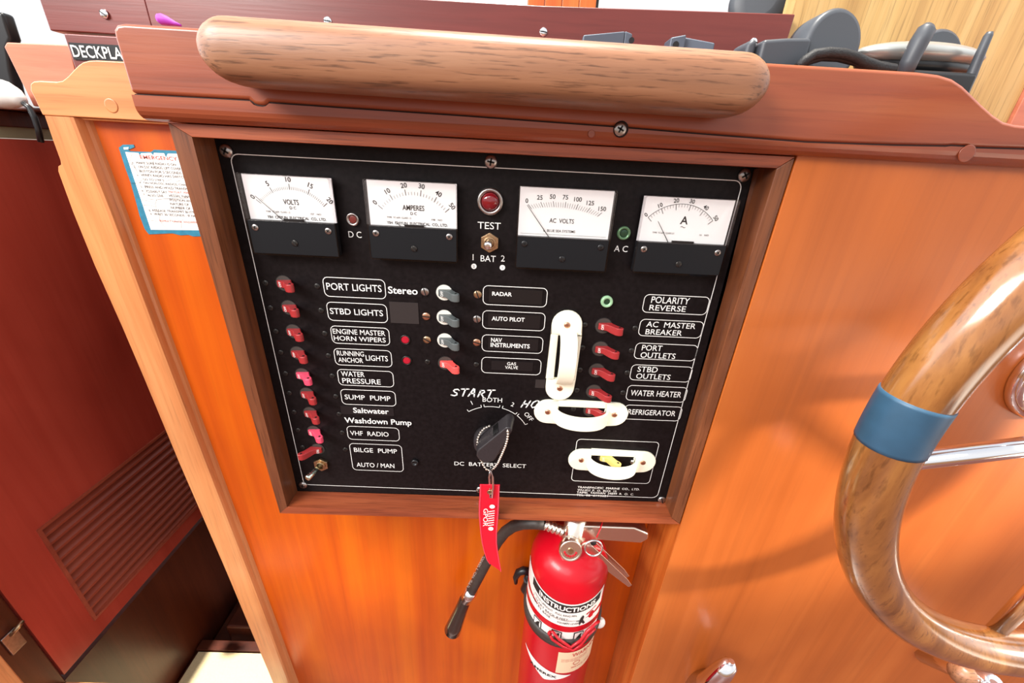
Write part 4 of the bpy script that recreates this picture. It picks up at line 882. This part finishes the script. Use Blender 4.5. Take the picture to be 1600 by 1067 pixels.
b = MB(); b.tube([(-0.497, -0.050, 0.818), (-0.492, -0.046, 0.824), (-0.4925, -0.040, 0.826)], 0.0022, 10); b.build('bolt', M_BRASS, lt)

# ================================================================== FIRE EXTINGUISHER
EX, EY, ER = 0.098, -0.005, 0.0428
ex = thing('fire_extinguisher', 'red fire extinguisher with instruction label hanging under the switch panel', 'fire extinguisher', (EX, EY, 0.60))
b = MB(); prof = [(0.030, 0.602), (0.040, 0.604), (ER, 0.612), (ER, 0.905), (0.0422, 0.914), (0.0400, 0.922), (0.0355, 0.9295), (0.0285, 0.9350), (0.0200, 0.9385), (0.0150, 0.9400), (0.0150, 0.9430), (0, 0.9430)]
b.lathe([(r, z) for r, z in prof], (EX, EY, 0), (0, 0, 1), 56); b.build('cylinder', M_EXT, ex)
def cyl(r):
    return lambda px, pz: Vector((EX + r*math.sin(px/ER), EY - r*math.cos(px/ER), pz))
def patch(b, a0, a1, ztop, zbot, r, mi=0, n=28, fc=None):
    f = (fc or cyl)(r); v = []
    for i in range(n+1):
        a = math.radians(a0 + (a1-a0)*i/n)*ER; t_ = i/n
        v += [f(a, ztop(t_) if callable(ztop) else ztop), f(a, zbot(t_) if callable(zbot) else zbot)]
    b.add(v, [(2*i, 2*i+1, 2*i+3, 2*i+2) for i in range(n)], mi, True)
D_ = math.pi/180*ER
def arched(r):                                   # the label's header is printed on an arc
    return lambda px, pz: cyl(r)(px, pz + 0.0085*(abs(px/ER + 0.21)/1.0)**2 - 0.0020)
b = MB(); r1, r2 = ER + 0.0003, ER + 0.0006
patch(b, -90, 52, 0.8985, 0.8700, r1, 0, 28, arched); patch(b, -90, 52, 0.8705, 0.8290, r1, 0)
patch(b, -66, 44, 0.8966, 0.8848, r2, 1, 28, arched); patch(b, -92, 52, 0.8600, 0.8505, r2, 2); 
b.text('INSTRUCTIONS', (-50*D_, 0.8876), 84*D_, 0.0066, 0, fn=arched(ER+0.0009), mi=0, bold=0.03)
for i, s in enumerate(('1. HOLD UPRIGHT.  PULL RING PIN.', '2. START BACK 8 FEET.', '   AIM AT BASE.')):
    b.text(s, (-62*D_, 0.8785 - 0.0060*i), None if i else 70*D_, 0.0030, 0, fn=arched(ER+0.0008), mi=1)
b.text('SQUEEZE LEVER', (-18*D_, 0.8640), 30*D_, 0.0026, 0, fn=cyl(ER+0.0008), mi=1)
f = cyl(ER+0.0008)
def blob(pts, mi): b.add([f(a*D_, z) for a, z in pts], [tuple(range(len(pts)))], mi)
blob([(26,0.872),(28,0.878),(33,0.879),(36,0.875),(34,0.869),(29,0.868)], 2); b.add([f(a*D_, z) for a, z in ((22,0.878),(38,0.884),(39,0.883),(23,0.876))], [(0,1,2,3)], 2)
blob([(12,0.866),(14,0.874),(17,0.878),(19,0.875),(18,0.870),(22,0.864),(20,0.862),(16,0.866),(14,0.861)], 1); b.add([f(a*D_, z) for a, z in ((-8,0.8655),(13,0.870),(13,0.869),(-8,0.8648))], [(0,1,2,3)], 1)
for a0 in (-55, -24, 8):
    q = [(a0, 0.8495), (a0+15, 0.8495), (a0+15, 0.8375), (a0, 0.8375)]; b.add([f(a*D_, z) for a, z in q], [(0,1,2,3)], 1)
    f2 = cyl(ER+0.0010); q = [(a0+1.5, 0.8484), (a0+13.5, 0.8484), (a0+13.5, 0.8386), (a0+1.5, 0.8386)]; b.add([f2(a*D_, z) for a, z in q], [(0,1,2,3)], 0)
    q = [(a0+4, 0.8395), (a0+8, 0.8455), (a0+12, 0.8484), (a0+11, 0.843), (a0+12, 0.8386)]; f3 = cyl(ER+0.0012); b.add([f3(a*D_, z) for a, z in q], [tuple(range(5))], 1)
b.build('instruction_label', [M_EXTLABEL, M_INK, M_EXT], ex)
b = MB(); patch(b, -9, 60, 0.8125, 0.7720, r1, 0, 16)
b.text('WARNING', (12*D_, 0.8030), 52*D_, 0.0065, 0, fn=cyl(ER+0.0007), mi=1, bold=0.01)
for i in range(2): b.text('DO NOT USE NEAR OPEN FLAME', (-3*D_, 0.7980 - 0.0032*i), 44*D_, 0.0018, 0, fn=cyl(ER+0.0007), mi=1)
b.text('SERVICE TAG', (14*D_, 0.7800), 34*D_, 0.0028, 0, fn=cyl(ER+0.0007), mi=1)
fr3 = cyl(ER+0.0007); b.add([fr3((22+6*math.cos(k*math.pi/8))*D_, 0.789+0.004*math.sin(k*math.pi/8)) for k in range(16)] + [fr3((22+5*math.cos(k*math.pi/8))*D_, 0.789+0.0032*math.sin(k*math.pi/8)) for k in range(16)], [(k, (k+1) % 16, 16+(k+1) % 16, 16+k) for k in range(16)], 1)
b.build('warning_label', [M_EXTCREAM, M_REDINK], ex)
b = MB(); patch(b, -70, 16, lambda t_: 0.7770 - 0.009*t_ if t_ < 0.5 else 0.7725 - 0.006*(t_-0.5)*2, lambda t_: (0.7765 - 0.026*t_/0.52) if t_ < 0.52 else 0.7505 + 0.0155*(t_-0.52)/0.48, r1, 0)
b.text('AMEREX', (-52*D_, 0.7605), 46*D_, 0.0040, 0, ang=0.02, fn=cyl(ER+0.0007), mi=1, bold=0.02); b.build('maker_chevron', [M_EXTLABEL, M_INK], ex)
b = MB(); b.lathe([(ER+0.0002, 0.8240), (ER+0.0026, 0.8245), (ER+0.0030, 0.8310), (ER+0.0026, 0.8375), (ER+0.0002, 0.8380)], (EX, EY, 0), (0, 0, 1), 48); b.build('strap', M_HOSE, ex)
b = MB(); fw = cyl(ER+0.0055)
W1 = [(-24, 0.8510), (-22, 0.8545), (-12, 0.8450), (4, 0.8330), (16, 0.8420), (24, 0.8560), (36, 0.8600), (44, 0.8570)]
W2 = [(-24, 0.8470), (-20, 0.8410), (-6, 0.8340), (8, 0.8265), (18, 0.8340), (26, 0.8470), (38, 0.8500)]
for Wp in (W1, W2): b.tube([fw(a*D_, z) for a, z in Wp], 0.0016, 8)
b.tube([fw(a*D_, z) for a, z in ((-24, 0.8515), (-25.5, 0.849), (-24, 0.8465))], 0.0018, 8); b.build('strap_clip', mat('clip_red', rgb(196,24,38), 0.3), ex)
p = atx(932, 985, EX + 0.046); b = MB(); b.ball((EX+0.046, EY-0.008, 0.8090), 1.0, k=(0.007, 0.005, 0.0085), n=16); b.build('white_tab', M_HANDSET, ex)
# valve, gauge, levers
M_ALU = mat('dull_aluminium', (0.86, 0.76, 0.66, 1), 0.26, 1.0)
b = MB(); b.lathe([(0.0135, 0.9432), (0.0135, 0.949), (0.0110, 0.951), (0.0110, 0.972), (0, 0.972)], (EX, EY, 0), (0, 0, 1), 28); b.build('valve_body', M_ALU, ex)
gc = Vector((EX-0.0055, EY-0.0140, 0.9455)); gax = Vector((0, -1, 0.30)).normalized()
b = MB(); b.lathe([(0.0108, 0), (0.0118, 0.002), (0.0118, 0.0075), (0.0105, 0.0085), (0.0095, 0.0072)], gc, gax, 32); g0 = b.build('gauge', M_ALU, ex)
b = MB(); b.lathe([(0.0094, 0.0068), (0.0094, 0.0070), (0, 0.0070)], gc, gax, 28, 0, False); b.lathe([(0.0030, 0.0072), (0.0030, 0.0080), (0, 0.0080)], gc, gax, 16, 2, False)
for i in range(7):
    a = math.radians(20 + 24*i); xv = Vector((1, 0, 0)); zv = gax.cross(xv) * -1; c0 = gc + gax*0.0073 + (xv*math.cos(a) + zv*math.sin(a))*0.0062; b.ball(c0, 0.0013, 1, 8)
b.build('gauge_dial', [M_EXTLABEL, M_EXT, M_BRASS], g0)
b = MB(); hz = 0.9560
P = [(EX-0.010, hz+0.012), (EX+0.060, hz+0.012), (EX+0.0765, hz+0.004), (EX+0.0775, hz-0.004), (EX+0.071, hz-0.0105), (EX+0.020, hz-0.008), (EX+0.006, hz-0.006), (EX-0.010, hz-0.004)]
b.prism(P, EY-0.0080, EY+0.0080); b.build('carry_handle', M_ALU, ex, bevel=0.0022, seg=3)
b = MB(); q0, q1 = at(912, 842, -0.016), at(982, 908, -0.016)
for dy, w_ in ((-0.0052, 0.0045), (0.0052, 0.0045)):
    dd = (q1 - q0).normalized(); nn = Vector((dd.z, 0, -dd.x))
    o = Vector((0, EY + dy + 0.011, 0))
    P = [q0 + nn*w_, q0.lerp(q1, 0.6) + nn*w_*1.1, q1 + nn*w_*0.4, q1 - nn*w_*0.6, q0.lerp(q1, 0.85) - nn*w_, q0 - nn*w_]
    b.prism([(v.x, v.z) for v in P], q0.y + dy - 0.0009, q0.y + dy + 0.0009)
b.build('squeeze_lever', M_ALU, ex, bevel=0.0005)
b = MB(); c0 = at(927, 854, -0.024); b.lathe([(0.0032, 0), (0.0030, 0.001), (0, 0.0014)], (at(927,848,-0.0225).x, -0.0225, at(927,848,-0.0225).z), n=16); b.build('lever_pivot', M_SLOT, ex)
b = MB(); b.tube([c0 + Vector((0.0088*math.cos(k*math.pi/12), -0.0018 + 0.002*math.sin(k*math.pi/12), 0.0088*math.sin(k*math.pi/12))) for k in range(24)], 0.0010, 8, closed=True); b.build('pull_ring', M_CHROME, ex)
b = MB(); b.tube([at(941, 816, -0.010), at(938, 826, -0.018), at(932, 840, -0.0245)], 0.0007, 6); b.build('seal_wire', M_EXT, ex)
b = MB(); f0, f1 = at(877, 829, -0.005), at(849, 818, -0.005); dd = f1 - f0
b.lathe([(0.0050 if i % 2 else 0.0062, dd.length*i/9) for i in range(10)], f0, dd, 20, 0, False); b.build('hose_fitting', M_ALU, ex)
hp = [(850,818.5,-0.005),(836,817,-0.004),(818,817.5,0.0),(802,822,0.004),(789,831,0.006),(778,845,0.006),(768,862,0.006),(757,884,0.006),(747,903,0.006),(737,922,0.006)]
b = MB(); b.tube([at(*q) for q in hp], 0.0062, 14); hose = b.build('hose', M_HOSE, ex)
b = MB(); T_ = [(800,822),(770,856),(742,910)]
a0, a1 = at(737,916,0.0), at(762,868,0.0); ang = math.atan2(a1.z-a0.z, a1.x-a0.x)
b.text('0 PSI  NO. 7 SERIES', (a0.x-0.0030, a0.z-0.0015), (a1-a0).length*1.0, 0.0030, 0.006-0.0066, ang=ang); 
b.build('hose_print', mat('grey_print', rgb(170,164,156), 0.6), hose)
b = MB(); n0, n1 = at(738, 921, 0.006), at(727, 938, 0.006); dd = n1 - n0; b.lathe([(0.0074, 0), (0.0074, dd.length*0.9)], n0, dd, 20); b.build('nozzle_collar', M_CHROME, ex)
b = MB(); n0, n1 = at(728, 934, 0.006), at(707, 985, 0.006); dd = n1 - n0; l = dd.length; b.lathe([(0.0062, 0), (0.0072, l*0.05), (0.0080, l*0.35), (0.0100, l*0.8), (0.0108, l*0.98), (0.0088, l*1.0), (0.006, l*0.9)], n0, dd, 28); b.build('nozzle', mat('horn_black', rgb(40,34,30), 0.22, coat=0.5), ex)
# hose clip behind
b = MB(); hk = [(826,893),(818,891),(810,894),(805.5,902),(806,911)]
b.tube([at(u, v, 0.022) for u, v in hk], [0.0050, 0.0050, 0.0045, 0.0035, 0.0022], 10); b.tube([at(u, v, 0.024) for u, v in ((826,893),(824,910),(818,920),(826,934))], [0.004, 0.005, 0.004, 0.003], 10)
b.tube([at(824, 905, 0.022), at(824, 905, YP)], 0.005, 8)
tag(b.build('hose_clip', M_BLACK), 'black hook clip on the plywood left of the fire extinguisher', 'clip')

# ================================================================== STEERING WHEEL
HX, HY, HZ, WR, TR = 0.4188, -0.1314, 1.1850, 0.1932, 0.0150
wh = thing('steering_wheel', 'large wooden steering wheel with chrome spokes at the right edge', 'steering wheel', (HX, HY, HZ))
def rim(a0, a1, r, n, m, closed=False):
    b = MB(); P = []
    for i in range(n + (0 if closed else 1)):
        a = a0 + (a1-a0)*i/n; P.append(Vector((HX + WR*math.cos(a), HY, HZ + WR*math.sin(a))))
    b.tube(P, r, 24, closed=closed, flat=(0, -1, 0)); return b
rim(0, 2*math.pi, TR, 128, None, True).build('rim', W_WHEEL, wh)
def wang(u, v): q = at(u, v, HY - 0.010); return math.atan2(q.z - HZ, q.x - HX)
a0, a1 = wang(1428, 634), wang(1385, 712)
a0 %= 2*math.pi; a1 %= 2*math.pi
rim(a0, a1, TR + 0.0005, 14, None).build('tape_wrap', M_BLUE, wh)
b = MB(); yh = -0.118
b.lathe([(0.018, 0.0), (0.030, 0.003), (0.032, 0.010), (0.026, 0.024), (0.014, 0.028), (0, 0.029)], (HX, yh+0.014, HZ), n=48); b.build('hub', M_CHROME, wh)
BQ = at(1676, 595, -0.030)
b = MB(); b.tube([(BQ.x, -0.030, BQ.z), (HX, yh, HZ)], 0.011, 20); b.build('shaft', M_CHROME, wh)
b = MB(); b.lathe([(0.0400, 0), (0.0410, 0.003), (0.0400, 0.008), (0.0350, 0.011), (0.0330, 0.009), (0.030, 0.012), (0.018, 0.018), (0, 0.018)], (BQ.x, YR, BQ.z), n=56); b.build('boss', M_CHROME, wh)
aS = wang(1436, 757)
for k in range(5):
    a = aS + 2*math.pi*k/5; d = Vector((math.cos(a), 0, math.sin(a)))
    p1 = Vector((HX, HY+0.006, HZ)) + d*(WR - 0.006); p0 = Vector((HX, yh+0.002, HZ)) + d*0.030
    b = MB(); b.tube([p0, p1], [0.0062, 0.0052], 16); b.build('spoke', M_CHROME, wh)

# chrome levers at the bottom edge
b = MB(); q = at(1143, 1034, -0.045)
b.tube([Vector((0.2830, YR+0.001, 0.700)), Vector((0.2835, -0.040, 0.745)), Vector((0.2840, -0.047, 0.785)), q + Vector((0, 0, -0.004)), q + Vector((0, 0, 0.001))], [0.014, 0.0125, 0.0105, 0.0080, 0.003], 24)
tag(b.build('throttle_lever', M_CHROME), 'chrome lever tip at the bottom edge below the right cabinet', 'lever')
b = MB(); q = at(1555, 1068, -0.075)
b.tube([Vector((q.x, YR+0.001, q.z-0.05)), q + Vector((0.004, 0.02, -0.02)), q + Vector((0, 0, -0.003)), q], [0.012, 0.012, 0.010, 0.004], 20); b.ball(q + Vector((-0.018, 0.012, -0.008)), 0.012, 1, 18)
tag(b.build('gear_lever', [M_CHROME, W_GRAB]), 'chrome lever with brown knob under the steering wheel', 'lever')
